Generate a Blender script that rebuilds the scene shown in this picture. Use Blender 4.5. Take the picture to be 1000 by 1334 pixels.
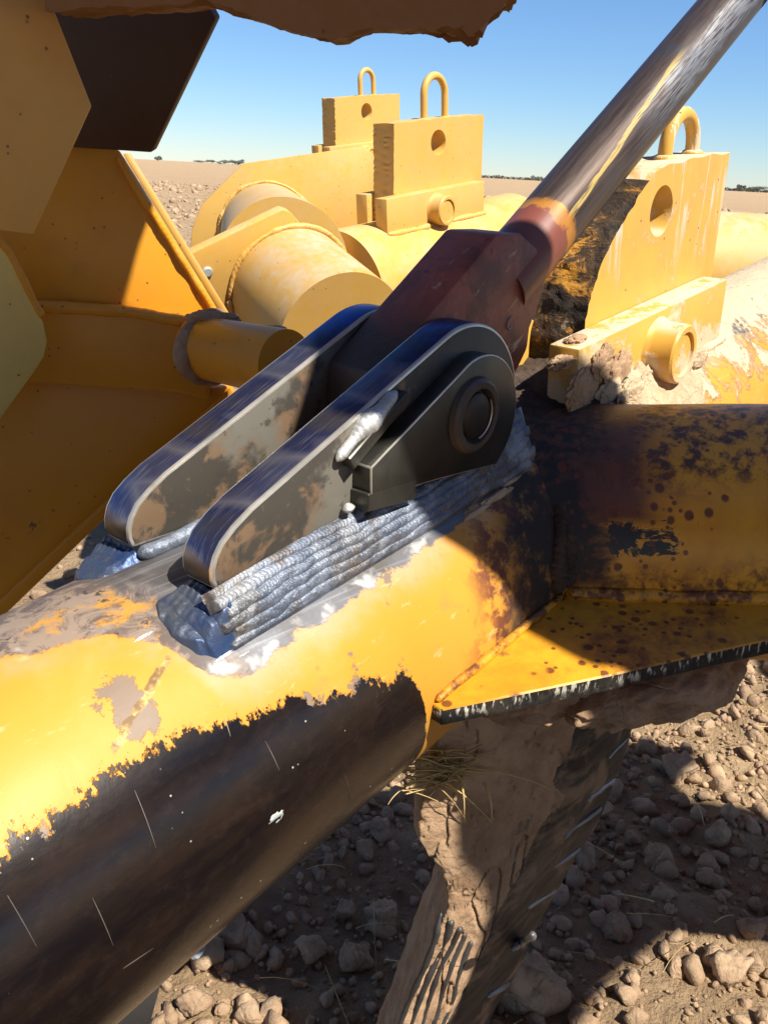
import bpy, bmesh, math, random
import numpy as np
from mathutils import Matrix, Vector
from math import radians, cos, sin, pi

for o in list(bpy.data.objects):
    bpy.data.objects.remove(o)
SC = bpy.context.scene
COL = SC.collection
random.seed(7)
RNG = np.random.default_rng(11)

# ------------------------------------------------------------------ camera
EYE = np.array([0.0, 0.0, 1.45])
PITCH, ROLL, FPX = radians(21.6), radians(3.0), 1119.0
FW = np.array([0, cos(PITCH), -sin(PITCH)])
_r = np.array([1.0, 0, 0]); _u = np.cross(_r, FW)
RT = cos(ROLL) * _r + sin(ROLL) * _u
UP = -sin(ROLL) * _r + cos(ROLL) * _u
cam_d = bpy.data.cameras.new('camera'); cam = bpy.data.objects.new('camera', cam_d); COL.objects.link(cam)
cam.matrix_world = Matrix([[RT[i], UP[i], -FW[i], EYE[i]] for i in range(3)] + [[0, 0, 0, 1]])
cam_d.sensor_fit = 'VERTICAL'; cam_d.sensor_height = 36.0; cam_d.lens = FPX / 1334 * 36.0
cam_d.clip_start = 0.02; cam_d.clip_end = 6000
SC.camera = cam

# ------------------------------------------------------------------ light
SUN_AZ, SUN_EL = 130.0, 54.0
SUN = np.array([sin(radians(SUN_AZ)) * cos(radians(SUN_EL)), cos(radians(SUN_AZ)) * cos(radians(SUN_EL)), sin(radians(SUN_EL))])
world = bpy.data.worlds.new('World'); SC.world = world; world.use_nodes = True
wn = world.node_tree.nodes; wl = world.node_tree.links
sky = wn.new('ShaderNodeTexSky'); sky.sky_type = 'NISHITA'; sky.sun_disc = False
sky.sun_elevation = radians(SUN_EL); sky.sun_rotation = radians(SUN_AZ)
sky.altitude = 5000; sky.air_density = 1.9; sky.dust_density = 2.0; sky.ozone_density = 10.0
wl.new(sky.outputs[0], wn['Background'].inputs[0]); wn['Background'].inputs[1].default_value = 0.074
sl = bpy.data.lights.new('sun', 'SUN'); sl.energy = 5.0; sl.angle = radians(0.55); sl.color = (1.0, 0.93, 0.82)
so = bpy.data.objects.new('sun', sl); COL.objects.link(so); so.location = (3, -3, 6)
so.rotation_euler = Vector(SUN).to_track_quat('Z', 'Y').to_euler()
SC.view_settings.view_transform = 'Standard'; SC.view_settings.look = 'None'
SC.view_settings.exposure = 0.92; SC.view_settings.gamma = 1.0; SC.view_settings.use_curve_mapping = False
SC.cycles.max_bounces = 6

# ------------------------------------------------------------------ survey helpers
# machine frame: s along the big pipe, b across it, h up from its axis
_az, _el = radians(39.6), radians(7.2)
FA = np.array([sin(_az) * cos(_el), cos(_az) * cos(_el), sin(_el)])
FB = np.array([cos(_az), -sin(_az), 0.0]); FV = np.cross(FB, FA)
FQ = np.array([-0.36899608, 0.38740319, 0.9489896]); R0 = 0.155
MF = Matrix([[FA[i], FB[i], FV[i], FQ[i]] for i in range(3)] + [[0, 0, 0, 1]])
MW = Matrix.Identity(4)
GZ = 0.2                                               # ground level

def W(s, b, h): return FQ + FA * s + FB * b + FV * h
def loc(p):
    p = np.asarray(p) - FQ; return np.array([p @ FA, p @ FB, p @ FV])
def ray(u, v): return FW + RT * (u - 500) / FPX - UP * (v - 667) / FPX
def at(u, v, z): return EYE + ray(u, v) * z
def on_plane(u, v, p0, n):
    d = ray(u, v); return EYE + d * (((np.asarray(p0) - EYE) @ n) / (d @ n))
def nrm(v): v = np.asarray(v, float); return v / np.linalg.norm(v)

# ------------------------------------------------------------------ numpy noise
def _hash(ix, iy, iz, seed):
    n = (ix.astype(np.int64) * 374761393 + iy.astype(np.int64) * 668265263 + iz.astype(np.int64) * 2147483647 + seed * 1274126177) & 0xffffffff
    n = ((n ^ (n >> 13)) * 1274126177) & 0xffffffff
    return ((n ^ (n >> 16)) & 0xffff) / 65535.0
def vnoise(p, f=1.0, seed=0):
    p = np.asarray(p, float) * f
    i = np.floor(p); t = p - i; t = t * t * (3 - 2 * t); i = i.astype(np.int64)
    r = 0
    for dx in (0, 1):
        for dy in (0, 1):
            for dz in (0, 1):
                w = (t[:, 0] if dx else 1 - t[:, 0]) * (t[:, 1] if dy else 1 - t[:, 1]) * (t[:, 2] if dz else 1 - t[:, 2])
                r = r + w * _hash(i[:, 0] + dx, i[:, 1] + dy, i[:, 2] + dz, seed)
    return r * 2 - 1
def fbm(p, f, octv=4, seed=0, gain=0.5):
    a, s, r = 1.0, 0.0, 0.0
    for k in range(octv):
        r = r + a * vnoise(p, f * 2.03 ** k, seed + k * 17); s += a; a *= gain
    return r / s

# ------------------------------------------------------------------ objects
def empty(name, label, cat, base, frame=MW, group=None):
    o = bpy.data.objects.new(name, None); COL.objects.link(o)
    o.empty_display_size = 0.05
    o.matrix_world = frame @ Matrix.Translation(Vector(base))
    o['base'] = [float(x) for x in base]
    o['label'] = label; o['category'] = cat
    if group: o['group'] = group
    return o
def tag(o, label=None, cat=None, group=None, kind=None):
    if label: o['label'] = label
    if cat: o['category'] = cat
    if group: o['group'] = group
    if kind: o['kind'] = kind
    return o
def mesh_from(V, Fc, smooth=True):
    me = bpy.data.meshes.new('m')
    me.from_pydata([tuple(map(float, v)) for v in V], [], [tuple(map(int, f)) for f in Fc])
    me.validate(); me.update()
    if smooth: me.polygons.foreach_set('use_smooth', [True] * len(me.polygons))
    return me
def fast_mesh(V, Fc, smooth=True):                     # uniform numpy face array
    V = np.asarray(V, np.float32); Fc = np.asarray(Fc, np.int32); k = Fc.shape[1]
    me = bpy.data.meshes.new('m')
    me.vertices.add(len(V)); me.vertices.foreach_set('co', V.ravel())
    me.loops.add(Fc.size); me.loops.foreach_set('vertex_index', Fc.ravel())
    me.polygons.add(len(Fc)); me.polygons.foreach_set('loop_start', np.arange(0, Fc.size, k, dtype=np.int32))
    me.update(calc_edges=True)
    if smooth: me.polygons.foreach_set('use_smooth', np.ones(len(Fc), bool))
    me.validate(); return me
def part(name, me, mats, parent=None, frame=MW):
    """mesh in frame coordinates; a child keeps those coordinates as its object space"""
    o = bpy.data.objects.new(name, me); me.name = name; COL.objects.link(o)
    for m in (mats if isinstance(mats, (list, tuple)) else [mats]): me.materials.append(m)
    if parent is None: o.matrix_world = frame
    else:
        o.parent = parent
        if 'base' in parent.keys(): o.matrix_basis = Matrix.Translation(-Vector(parent['base']))
    return o
def bm_mesh(bm, smooth_angle=None):
    me = bpy.data.meshes.new('m'); bmesh.ops.recalc_face_normals(bm, faces=bm.faces); bm.to_mesh(me); bm.free()
    if smooth_angle:
        me.polygons.foreach_set('use_smooth', [True] * len(me.polygons))
        me.set_sharp_from_angle(angle=radians(smooth_angle))
    return me
def prism(poly, tvec, bevel=0.002, seg=2, bevel_mat=-1):
    """poly: list of 3-D points (planar), extruded by tvec"""
    bm = bmesh.new(); t = np.asarray(tvec, float)
    a = [bm.verts.new(tuple(p)) for p in poly]; b = [bm.verts.new(tuple(np.asarray(p) + t)) for p in poly]
    n = len(a); bm.faces.new(a); bm.faces.new(b[::-1])
    for i in range(n): bm.faces.new([a[i], b[i], b[(i + 1) % n], a[(i + 1) % n]])
    bmesh.ops.recalc_face_normals(bm, faces=bm.faces)
    if bevel:
        es = [e for e in bm.edges if e.is_manifold and e.calc_face_angle(0) > 0.45]
        bmesh.ops.bevel(bm, geom=es, offset=bevel, segments=seg, profile=0.5, affect='EDGES', clamp_overlap=True, material=bevel_mat)
    return bm_mesh(bm, 35)
def box(s0, s1, b0, b1, h0, h1, bevel=0.002):
    return prism([(s0, b0, h0), (s1, b0, h0), (s1, b0, h1), (s0, b0, h1)], (0, b1 - b0, 0), bevel)
def grid_faces(nu, nv, wrap=False):
    i, j = np.meshgrid(np.arange(nu - 1), np.arange(nv if wrap else nv - 1), indexing='ij')
    j2 = (j + 1) % nv
    return np.stack([i * nv + j, i * nv + j2, (i + 1) * nv + j2, (i + 1) * nv + j], -1).reshape(-1, 4)
def frame_of(d):
    d = nrm(d); a = np.array([0, 0, 1.0]) if abs(d[2]) < 0.9 else np.array([1.0, 0, 0])
    x = nrm(np.cross(a, d)); y = np.cross(d, x); return x, y, d
def cyl(p, q, r, nu=2, nv=64, r2=None, caps=True, disp=None, a0=0.0):
    p = np.asarray(p, float); q = np.asarray(q, float); x, y, d = frame_of(q - p)
    t = np.linspace(0, 1, nu)[:, None]; a = np.linspace(0, 2 * pi, nv, endpoint=False)[None, :] + a0
    rr = r + ((r2 if r2 is not None else r) - r) * t + 0 * a
    base = p + (q - p) * t[..., None]
    N = x * np.cos(a)[..., None] + y * np.sin(a)[..., None] + 0 * t[..., None]
    if disp is not None: rr = rr + disp(t + 0 * a, a + 0 * t, (base + N * rr[..., None]).reshape(-1, 3)).reshape(rr.shape)
    P = (base + N * rr[..., None]).reshape(-1, 3); Fc = [tuple(f) for f in grid_faces(nu, nv, True)]
    V = list(P)
    if caps:
        for k, c in ((0, p), (nu - 1, q)):
            ring = [k * nv + j for j in range(nv)]
            Fc.append(tuple(ring[::-1]) if k == 0 else tuple(ring))
    me = mesh_from(V, Fc); me.set_sharp_from_angle(angle=radians(50)); return me
def tube(path, r, nv=10, closed_ends=True):
    path = np.asarray(path, float); n = len(path); rs = np.full(n, r) if np.isscalar(r) else np.asarray(r)
    T = np.gradient(path, axis=0); T /= np.linalg.norm(T, axis=1)[:, None]
    x, y, _ = frame_of(T[0]); V = []
    for i in range(n):
        x = nrm(x - T[i] * (x @ T[i])); y = np.cross(T[i], x)
        for k in range(nv):
            a = 2 * pi * k / nv; V.append(path[i] + rs[i] * (x * cos(a) + y * sin(a)))
    Fc = [tuple(f) for f in grid_faces(n, nv, True)]
    if closed_ends: Fc += [tuple(range(nv))[::-1], tuple((n - 1) * nv + k for k in range(nv))]
    me = mesh_from(V, Fc); me.set_sharp_from_angle(angle=radians(55)); return me
def lathe(c, ax, prof, nv=48):
    """prof: list of (distance along axis, radius)"""
    x, y, d = frame_of(ax); V = []; c = np.asarray(c, float)
    for (t, r) in prof:
        for k in range(nv):
            a = 2 * pi * k / nv; V.append(c + d * t + (x * cos(a) + y * sin(a)) * r)
    Fc = [tuple(f) for f in grid_faces(len(prof), nv, True)]
    Fc += [tuple(range(nv))[::-1], tuple((len(prof) - 1) * nv + k for k in range(nv))]
    me = mesh_from(V, Fc); me.set_sharp_from_angle(angle=radians(32)); return me
def bead(path, r, period=0.006, seed=0, nv=14, amp=0.05, wobble=0.10, step=0.0008):
    """a weld pass: rippled, slightly wandering"""
    path = np.asarray(path, float); L = np.r_[0, np.cumsum(np.linalg.norm(np.diff(path, axis=0), axis=1))]
    n = max(8, int(L[-1] / step)); l = np.linspace(0, L[-1], n)
    P = np.stack([np.interp(l, L, path[:, k]) for k in range(3)], 1)
    T = np.gradient(P, axis=0); T /= np.linalg.norm(T, axis=1)[:, None]
    x, y, _ = frame_of(T[0]); a = np.linspace(0, 2 * pi, nv, endpoint=False)
    X = np.zeros((n, 3)); Y = np.zeros((n, 3))
    for i in range(n):
        x = nrm(x - T[i] * (x @ T[i])); y = np.cross(T[i], x); X[i] = x; Y[i] = y
    ph = l / period + 0.6 * vnoise(np.stack([l * 60, l * 0, l * 0 + seed], 1), 1, seed)
    fr = 0.5 + 0.5 * np.sin(2 * pi * (ph[:, None] + 0.30 * np.cos(2 * a)[None, :])); fr = fr ** 2
    end = np.clip(np.minimum(l, L[-1] - l) / (r * 0.9), 0, 1) ** 0.5
    wob = 1 + wobble * vnoise(np.stack([l * 45, l * 0 + seed, l * 0], 1), 1, seed + 3)
    rr = r * (1 - amp * fr) * wob[:, None] * np.maximum(end, 0.15)[:, None]
    off = 0.22 * r * np.stack([vnoise(np.stack([l * 32, l * 0 + seed * 3, l * 0 + k], 1), 1, seed + 9 + k) for k in range(2)], 1)
    P = P + X * off[:, :1] + Y * off[:, 1:]
    V = (P[:, None, :] + X[:, None, :] * (rr * np.cos(a))[..., None] + Y[:, None, :] * (rr * np.sin(a))[..., None]).reshape(-1, 3)
    Fc = [tuple(f) for f in grid_faces(n, nv, True)] + [tuple(range(nv))[::-1], tuple((n - 1) * nv + k for k in range(nv))]
    return mesh_from(V, Fc)
def lump(c, rad, seed=0, sub=4, rough=0.25, f=None, squash=(1, 1, 1), rot=None):
    bm = bmesh.new(); bmesh.ops.create_icosphere(bm, subdivisions=sub, radius=1.0)
    D = np.array([v.co[:] for v in bm.verts]); Fc = np.array([[v.index for v in f_.verts] for f_ in bm.faces]); bm.free()
    f = f or 1.6
    k = 1 + rough * fbm(D + seed * 7.3, f, 5, seed, 0.6)
    P = D * k[:, None] * np.asarray(squash) * rad
    if rot is not None: P = P @ np.asarray(rot).T
    return fast_mesh(P + np.asarray(c), Fc)
def resample(pts, step, closed=True):
    pts = [np.asarray(p, float) for p in pts]; out = []
    n = len(pts)
    for i in range(n if closed else n - 1):
        a, b = pts[i], pts[(i + 1) % n]; k = max(1, int(round(np.linalg.norm(b - a) / step)))
        for j in range(k): out.append(a + (b - a) * j / k)
    if not closed: out.append(pts[-1])
    return np.array(out)
def slab(outline, hole, m3, sdiv=8, edge_disp=None):
    """thick plate with a finely divided rim and an optional round hole; m3(x,y,w) -> 3-D"""
    O = np.asarray(outline); n = len(O); V = []; Fc = []
    bm = bmesh.new(); rim = []
    for k in range(sdiv + 1):
        w = k / sdiv; row = []
        for i in range(n):
            x, y = O[i]
            if edge_disp is not None:
                dx, dy = edge_disp(i, x, y, w); x += dx; y += dy
            row.append(bm.verts.new(tuple(m3(x, y, w))))
        rim.append(row)
    for k in range(sdiv):
        for i in range(n):
            j = (i + 1) % n; bm.faces.new([rim[k][i], rim[k][j], rim[k + 1][j], rim[k + 1][i]])
    hr = []
    if hole is not None:
        H = np.asarray(hole); hn = len(H)
        for w in (0, 0.06, 0.94, 1):
            g = 1.06 if w in (0, 1) else 1.0
            c = H.mean(0); hr.append([bm.verts.new(tuple(m3(*(c + (p - c) * g), w))) for p in H])
        for k in range(3):
            for i in range(hn):
                j = (i + 1) % hn; bm.faces.new([hr[k][j], hr[k][i], hr[k + 1][i], hr[k + 1][j]])
    for row, hrow in ((rim[0], hr[0] if hr else None), (rim[-1], hr[-1] if hr else None)):
        es = []
        for ring in (row, hrow):
            if ring is None: continue
            for i in range(len(ring)):
                e = bm.edges.get([ring[i], ring[(i + 1) % len(ring)]]); es.append(e)
        bmesh.ops.triangle_fill(bm, use_beauty=True, use_dissolve=False, edges=es)
    return bm_mesh(bm, 38)
def copy_tree(o, parent=None):
    c = o.copy(); COL.objects.link(c); c.parent = parent
    if parent is not None: c.matrix_parent_inverse = o.matrix_parent_inverse.copy(); c.matrix_basis = o.matrix_basis.copy()
    for ch in o.children: copy_tree(ch, c)
    return c

# ------------------------------------------------------------------ materials
class NT:
    def __init__(s, name):
        s.m = bpy.data.materials.new(name); s.m.use_nodes = True
        s.t = s.m.node_tree; s.b = s.t.nodes['Principled BSDF']; s._co = None
    def nd(s, typ, **kw):
        n = s.t.nodes.new(typ)
        for k, v in kw.items(): setattr(n, k, v)
        return n
    def put(s, sock, v):
        if v is None: return
        if hasattr(v, 'is_output') or isinstance(v, bpy.types.NodeSocket): s.t.links.new(v, sock)
        elif isinstance(v, (tuple, list)) and len(v) == 3 and sock.type == 'RGBA': sock.default_value = (*v, 1)
        else: sock.default_value = v
    @property
    def co(s):
        if s._co is None: s._co = s.nd('ShaderNodeTexCoord').outputs['Object']
        return s._co
    def math(s, op, a, b=None, c=None, clamp=False):
        n = s.nd('ShaderNodeMath', operation=op, use_clamp=clamp)
        for k, v in enumerate((a, b, c)): s.put(n.inputs[k], v)
        return n.outputs[0]
    def add(s, a, b): return s.math('ADD', a, b)
    def sub(s, a, b): return s.math('SUBTRACT', a, b)
    def mul(s, a, b): return s.math('MULTIPLY', a, b)
    def mx(s, a, b): return s.math('MAXIMUM', a, b)
    def mn(s, a, b): return s.math('MINIMUM', a, b)
    def mix(s, f, a, b, mode='MIX'):
        n = s.nd('ShaderNodeMix', data_type='RGBA', blend_type=mode)
        s.put(n.inputs['Factor'], f); s.put(n.inputs[6], a); s.put(n.inputs[7], b); return n.outputs[2]
    def mixf(s, f, a, b):
        n = s.nd('ShaderNodeMix', data_type='FLOAT'); s.put(n.inputs['Factor'], f); s.put(n.inputs[2], a); s.put(n.inputs[3], b); return n.outputs[0]
    def step(s, x, lo, hi, a=0.0, b=1.0):
        n = s.nd('ShaderNodeMapRange', interpolation_type='SMOOTHSTEP')
        s.put(n.inputs[0], x); s.put(n.inputs[1], lo); s.put(n.inputs[2], hi); s.put(n.inputs[3], a); s.put(n.inputs[4], b); return n.outputs[0]
    def lin(s, x, lo, hi, a=0.0, b=1.0):
        n = s.nd('ShaderNodeMapRange'); s.put(n.inputs[0], x); s.put(n.inputs[1], lo); s.put(n.inputs[2], hi); s.put(n.inputs[3], a); s.put(n.inputs[4], b); return n.outputs[0]
    def noise(s, scale, detail=4, rough=0.55, dist=0.0, co=None, col=False):
        n = s.nd('ShaderNodeTexNoise'); s.put(n.inputs['Vector'], co or s.co)
        n.inputs['Scale'].default_value = scale; n.inputs['Detail'].default_value = detail
        n.inputs['Roughness'].default_value = rough; n.inputs['Distortion'].default_value = dist
        return n.outputs[1 if col else 0]
    def voro(s, scale, co=None, feature='F1', rnd=1.0, out='Distance'):
        n = s.nd('ShaderNodeTexVoronoi', feature=feature); s.put(n.inputs['Vector'], co or s.co)
        n.inputs['Scale'].default_value = scale; n.inputs['Randomness'].default_value = rnd
        return n.outputs[out]
    def sep(s, v=None):
        n = s.nd('ShaderNodeSeparateXYZ'); s.put(n.inputs[0], v or s.co); return n.outputs
    def comb(s, x=0.0, y=0.0, z=0.0):
        n = s.nd('ShaderNodeCombineXYZ')
        for k, v in enumerate((x, y, z)): s.put(n.inputs[k], v)
        return n.outputs[0]
    def scale(s, v3, co=None):
        n = s.nd('ShaderNodeMapping'); s.put(n.inputs[0], co or s.co); n.inputs['Scale'].default_value = v3; return n.outputs[0]
    def rot(s, e, v3=(1, 1, 1), co=None):
        n = s.nd('ShaderNodeMapping'); s.put(n.inputs[0], co or s.co); n.inputs['Rotation'].default_value = e; n.inputs['Scale'].default_value = v3; return n.outputs[0]
    def curve(s, x, pts, lo, hi, vlo, vhi):
        """x in lo..hi -> piecewise-linear value"""
        t = s.lin(x, lo, hi); n = s.nd('ShaderNodeFloatCurve'); s.put(n.inputs['Value'], t)
        c = n.mapping.curves[0]; P = [((a - lo) / (hi - lo), (v - vlo) / (vhi - vlo)) for a, v in pts]
        c.points[0].location = P[0]; c.points[1].location = P[-1]
        for p in P[1:-1]: c.points.new(*p)
        for p in c.points: p.handle_type = 'VECTOR'
        n.mapping.update(); return s.lin(n.outputs[0], 0, 1, vlo, vhi)
    def ramp(s, f, stops, interp='LINEAR'):
        n = s.nd('ShaderNodeValToRGB'); s.put(n.inputs[0], f); r = n.color_ramp; r.interpolation = interp
        while len(r.elements) < len(stops): r.elements.new(0.5)
        for e, (p, c) in zip(r.elements, stops): e.position = p; e.color = (*c, 1)
        return n.outputs[0]
    def nz(s):
        return s.sep(s.nd('ShaderNodeNewGeometry').outputs['Normal'])[2]
    def bump(s, h, strength=0.5, dist=0.004, prev=None):
        n = s.nd('ShaderNodeBump'); s.put(n.inputs['Height'], h); n.inputs['Strength'].default_value = strength; n.inputs['Distance'].default_value = dist
        if prev is not None: s.put(n.inputs['Normal'], prev)
        return n.outputs[0]
    def out(s, col=None, rough=None, metal=None, normal=None, spec=None, coat=None):
        b = s.b.inputs
        s.put(b['Base Color'], col); s.put(b['Roughness'], rough); s.put(b['Metallic'], metal); s.put(b['Normal'], normal)
        s.put(b['Specular IOR Level'], spec); s.put(b['Coat Weight'], coat)
        return s.m

YEL = (0.60, 0.355, 0.075)
ORG = (0.80, 0.40, 0.022)
DUST = (0.56, 0.43, 0.27)
BROWN = (0.10, 0.055, 0.030)

def paint_mat(name, base=YEL, dust=0.4, chips=0.3, rough=0.42, dark=0.0, rust=0.2, fleck=1.0, dustcol=DUST):
    n = NT(name)
    big = n.noise(2.3, 5, 0.6); fine = n.noise(60, 5, 0.6); mid = n.noise(11, 6, 0.62, 0.3)
    c = n.mix(n.step(big, 0.3, 0.75), base, tuple(x * k for x, k in zip(base, (0.93, 0.86, 0.8))))
    c = n.mix(n.mul(n.step(mid, 0.45, 0.8), 0.35), c, tuple(x * k for x, k in zip(base, (0.75, 0.62, 0.5))))
    # dust settled on upward faces and in patches
    up = n.step(n.nz(), -0.2, 0.9)
    d = n.mul(n.mul(n.step(n.add(n.mul(mid, 0.6), n.mul(fine, 0.4)), 0.36, 0.66), n.mixf(up, 0.25, 1.0)), dust)
    c = n.mix(d, c, dustcol)
    # small dark flecks and stone chips
    v = n.voro(75); vr = n.sep(n.voro(75, out='Color'))[0]
    fl = n.mul(n.step(v, 0.16, 0.10), n.step(vr, 1 - 0.22 * fleck, 1 - 0.15 * fleck))
    c = n.mix(n.mul(fl, 0.8), c, BROWN)
    ch = n.step(n.add(n.noise(24, 7, 0.7), n.mul(n.noise(5, 3), 0.5)), 1.04 - 0.14 * chips, 1.07 - 0.14 * chips)
    c = n.mix(n.mul(ch, 0.85), c, (0.07, 0.045, 0.035))
    rs = n.mul(n.step(n.noise(6, 6, 0.7, 0.4), 0.6, 0.78), rust)
    c = n.mix(rs, c, (0.26, 0.10, 0.025))
    if dark: c = n.mix(n.mul(n.step(n.noise(4, 5, 0.7), 0.3, 0.7), dark), c, (0.05, 0.03, 0.015))
    r = n.mixf(n.mx(d, rs), n.add(rough, n.mul(n.sub(mid, 0.5), 0.25)), 0.85)
    bp = n.bump(n.add(n.mul(fine, 0.35), n.mul(n.sub(1, ch), 0.5)), 0.25, 0.0015)
    bp = n.bump(big, 0.12, 0.02, bp)
    return n.out(c, r, 0.0, bp, 0.4)

def pipe_mat():
    n = NT('worn_pipe_paint'); s_, b_, h_ = n.sep()
    ang = n.mul(n.math('ARCTAN2', h_, b_), 180 / pi)
    uv = n.comb(s_, n.mul(ang, 0.0027), 0.0)
    fine = n.noise(70, 6, 0.65); mid = n.noise(14, 6, 0.6, 0.4); big = n.noise(3.5, 4, 0.5)
    teeth = n.noise(1.0, 6, 0.7, 0.2, co=n.comb(n.mul(s_, 62), n.mul(ang, 0.055), 3.1))
    # --- worn-off lower flank: bare dark steel below a ragged line
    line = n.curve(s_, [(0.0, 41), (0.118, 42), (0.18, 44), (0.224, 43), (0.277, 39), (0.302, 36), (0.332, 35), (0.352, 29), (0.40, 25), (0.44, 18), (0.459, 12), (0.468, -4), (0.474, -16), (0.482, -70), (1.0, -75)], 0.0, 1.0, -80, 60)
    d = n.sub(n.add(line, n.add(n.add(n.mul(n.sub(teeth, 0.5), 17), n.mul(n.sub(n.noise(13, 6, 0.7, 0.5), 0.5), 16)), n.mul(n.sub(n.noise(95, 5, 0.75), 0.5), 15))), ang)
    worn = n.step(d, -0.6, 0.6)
    # --- chips of bare steel in the remaining paint
    chipn = n.add(n.noise(26, 7, 0.68, 0.3), n.mul(n.noise(7, 3), 0.55))
    chip = n.step(n.add(chipn, n.mul(n.step(d, -12, 0), 0.13)), 0.955, 0.972)
    # the scuffed patch and long scratch beside the lugs
    px = n.sub(s_, 0.232); py = n.mul(n.sub(ang, 53.0), 0.0027)
    pd = n.math('SQRT', n.add(n.mul(px, px), n.mul(n.mul(py, py), 0.35)))
    patch = n.step(n.add(pd, n.mul(n.sub(n.noise(22, 7, 0.75, 0.6), 0.5), 0.075)), 0.0165, 0.0150)
    sl = n.sub(n.sub(ang, 53.0), n.mul(n.sub(s_, 0.232), 190))
    scr = n.mul(n.step(n.math('ABSOLUTE', n.add(sl, n.mul(n.sub(fine, 0.5), 5))), 1.5, 0.8), n.mul(n.step(s_, 0.20, 0.205), n.step(s_, 0.275, 0.27)))
    # --- ground-bare halo round the welds
    halo = n.curve(s_, [(0.0, 98), (0.10, 95), (0.18, 88), (0.22, 82), (0.25, 76), (0.275, 66), (0.288, 52), (0.31, 47.5), (0.36, 47), (0.42, 47), (0.50, 47.5), (0.56, 49), (0.60, 51), (0.66, 55), (0.8, 57), (1.0, 57)], 0.0, 1.0, 30, 110)
    hd = n.sub(ang, n.add(halo, n.add(n.mul(n.sub(mid, 0.5), 15), n.mul(n.sub(fine, 0.5), 7))))
    bare = n.step(hd, -0.7, 0.7)
    edge = n.mul(n.step(n.math('ABSOLUTE', n.sub(hd, 2.0)), 2.6, 0.8), n.step(n.noise(26, 3), 0.53, 0.62))   # bright feathered rim
    # paint
    c = n.mix(n.step(big, 0.3, 0.7), (0.56, 0.262, 0.036), (0.53, 0.222, 0.019))
    c = n.mix(n.mul(n.step(n.noise(9, 6, 0.65, 0.5), 0.48, 0.75), 0.5), c, (0.55, 0.32, 0.105))
    heat = n.mul(n.step(hd, -13, 0), n.step(n.noise(10, 5, 0.6), 0.36, 0.58))
    c = n.mix(n.mul(heat, 0.75), c, (0.42, 0.30, 0.19))
    scuff = n.step(n.noise(1.0, 5, 0.7, 0.3, co=n.comb(n.mul(s_, 22), n.mul(ang, 0.16), 5.0)), 0.60, 0.68); c = n.mix(n.mul(scuff, 0.5), c, (0.54, 0.40, 0.20))
    grime = n.step(n.add(n.noise(34, 7, 0.75, 0.3), n.mul(n.noise(6, 3), 0.4)), 0.80, 0.90); c = n.mix(n.mul(grime, 0.55), c, (0.36, 0.20, 0.05))
    sv = n.voro(62); svr = n.sep(n.voro(62, out='Color'))[0]
    spk = n.mul(n.step(sv, 0.17, 0.1), n.step(svr, 0.86, 0.9)); c = n.mix(n.mul(spk, 0.6), c, (0.45, 0.18, 0.03))
    greyc = n.mix(mid, (0.23, 0.185, 0.145), (0.12, 0.10, 0.09))
    c = n.mix(n.mx(n.mul(chip, 0.9), n.mul(patch, 0.92)), c, greyc)
    c = n.mix(scr, c, n.mix(n.step(fine, 0.4, 0.6), (0.16, 0.09, 0.03), (0.5, 0.35, 0.12)))
    # dark worn steel
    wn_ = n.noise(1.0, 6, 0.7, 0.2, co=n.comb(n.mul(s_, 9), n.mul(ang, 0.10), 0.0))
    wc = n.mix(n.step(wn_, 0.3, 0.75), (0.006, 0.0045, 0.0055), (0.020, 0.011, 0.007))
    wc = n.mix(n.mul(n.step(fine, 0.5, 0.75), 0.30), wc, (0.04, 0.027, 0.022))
    v2 = n.voro(120); v2r = n.sep(n.voro(120, out='Color'))[1]
    wsp = n.mul(n.step(v2, 0.13, 0.06), n.step(v2r, 0.80, 0.83))
    # long thin scratches running round the pipe
    sc_ = n.noise(1.0, 2, 0.5, 0, co=n.comb(n.add(n.mul(s_, 150), n.mul(ang, 0.35)), n.mul(ang, 0.03), 9.0))
    sc2 = n.mul(n.step(n.math('ABSOLUTE', n.sub(sc_, 0.5)), 0.003, 0.001), n.step(n.noise(9, 2), 0.64, 0.70))
    wc = n.mix(n.mx(wsp, n.mul(sc2, 0.0)), wc, (0.55, 0.48, 0.42))
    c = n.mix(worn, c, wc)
    # bare ground steel with dirt
    brush = n.noise(1.0, 4, 0.6, 0, co=n.comb(n.add(n.mul(s_, 30), n.mul(ang, 0.6)), n.mul(ang, 0.12), 0))
    gc = n.mix(n.step(mid, 0.3, 0.7), (0.16, 0.168, 0.19), (0.095, 0.086, 0.08))
    gc = n.mix(n.mul(n.step(brush, 0.5, 0.7), 0.4), gc, (0.34, 0.35, 0.37))
    # dusty brown skin on the far/top side, left of the lugs
    far = n.step(n.add(s_, n.mul(n.sub(mid, 0.5), 0.12)), 0.33, 0.27)
    sk = n.mix(n.step(n.noise(30, 8, 0.75, 0.9), 0.44, 0.57), (0.26, 0.195, 0.145), (0.11, 0.082, 0.07)); sk = n.mix(n.mul(n.step(n.noise(13, 7, 0.72, 0.5), 0.55, 0.62), 0.9), sk, (0.50, 0.24, 0.025)); sk = n.mix(n.step(n.noise(60, 6, 0.7), 0.60, 0.66), sk, (0.06, 0.045, 0.04))
    gc = n.mix(n.mul(far, 0.95), gc, sk)
    c = n.mix(bare, c, gc); c = n.mix(n.mul(edge, 0.75), c, (0.42, 0.42, 0.41))
    # soot, scale and oil close to the cross tube
    jn = n.add(n.add(s_, n.mul(n.math('MAXIMUM', b_, 0.0), 1.25)), n.mul(n.sub(n.noise(9, 6, 0.65, 0.4), 0.5), 0.14))
    soot = n.mul(n.step(jn, 0.745, 0.83), n.step(s_, 1.06, 0.96))
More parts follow.
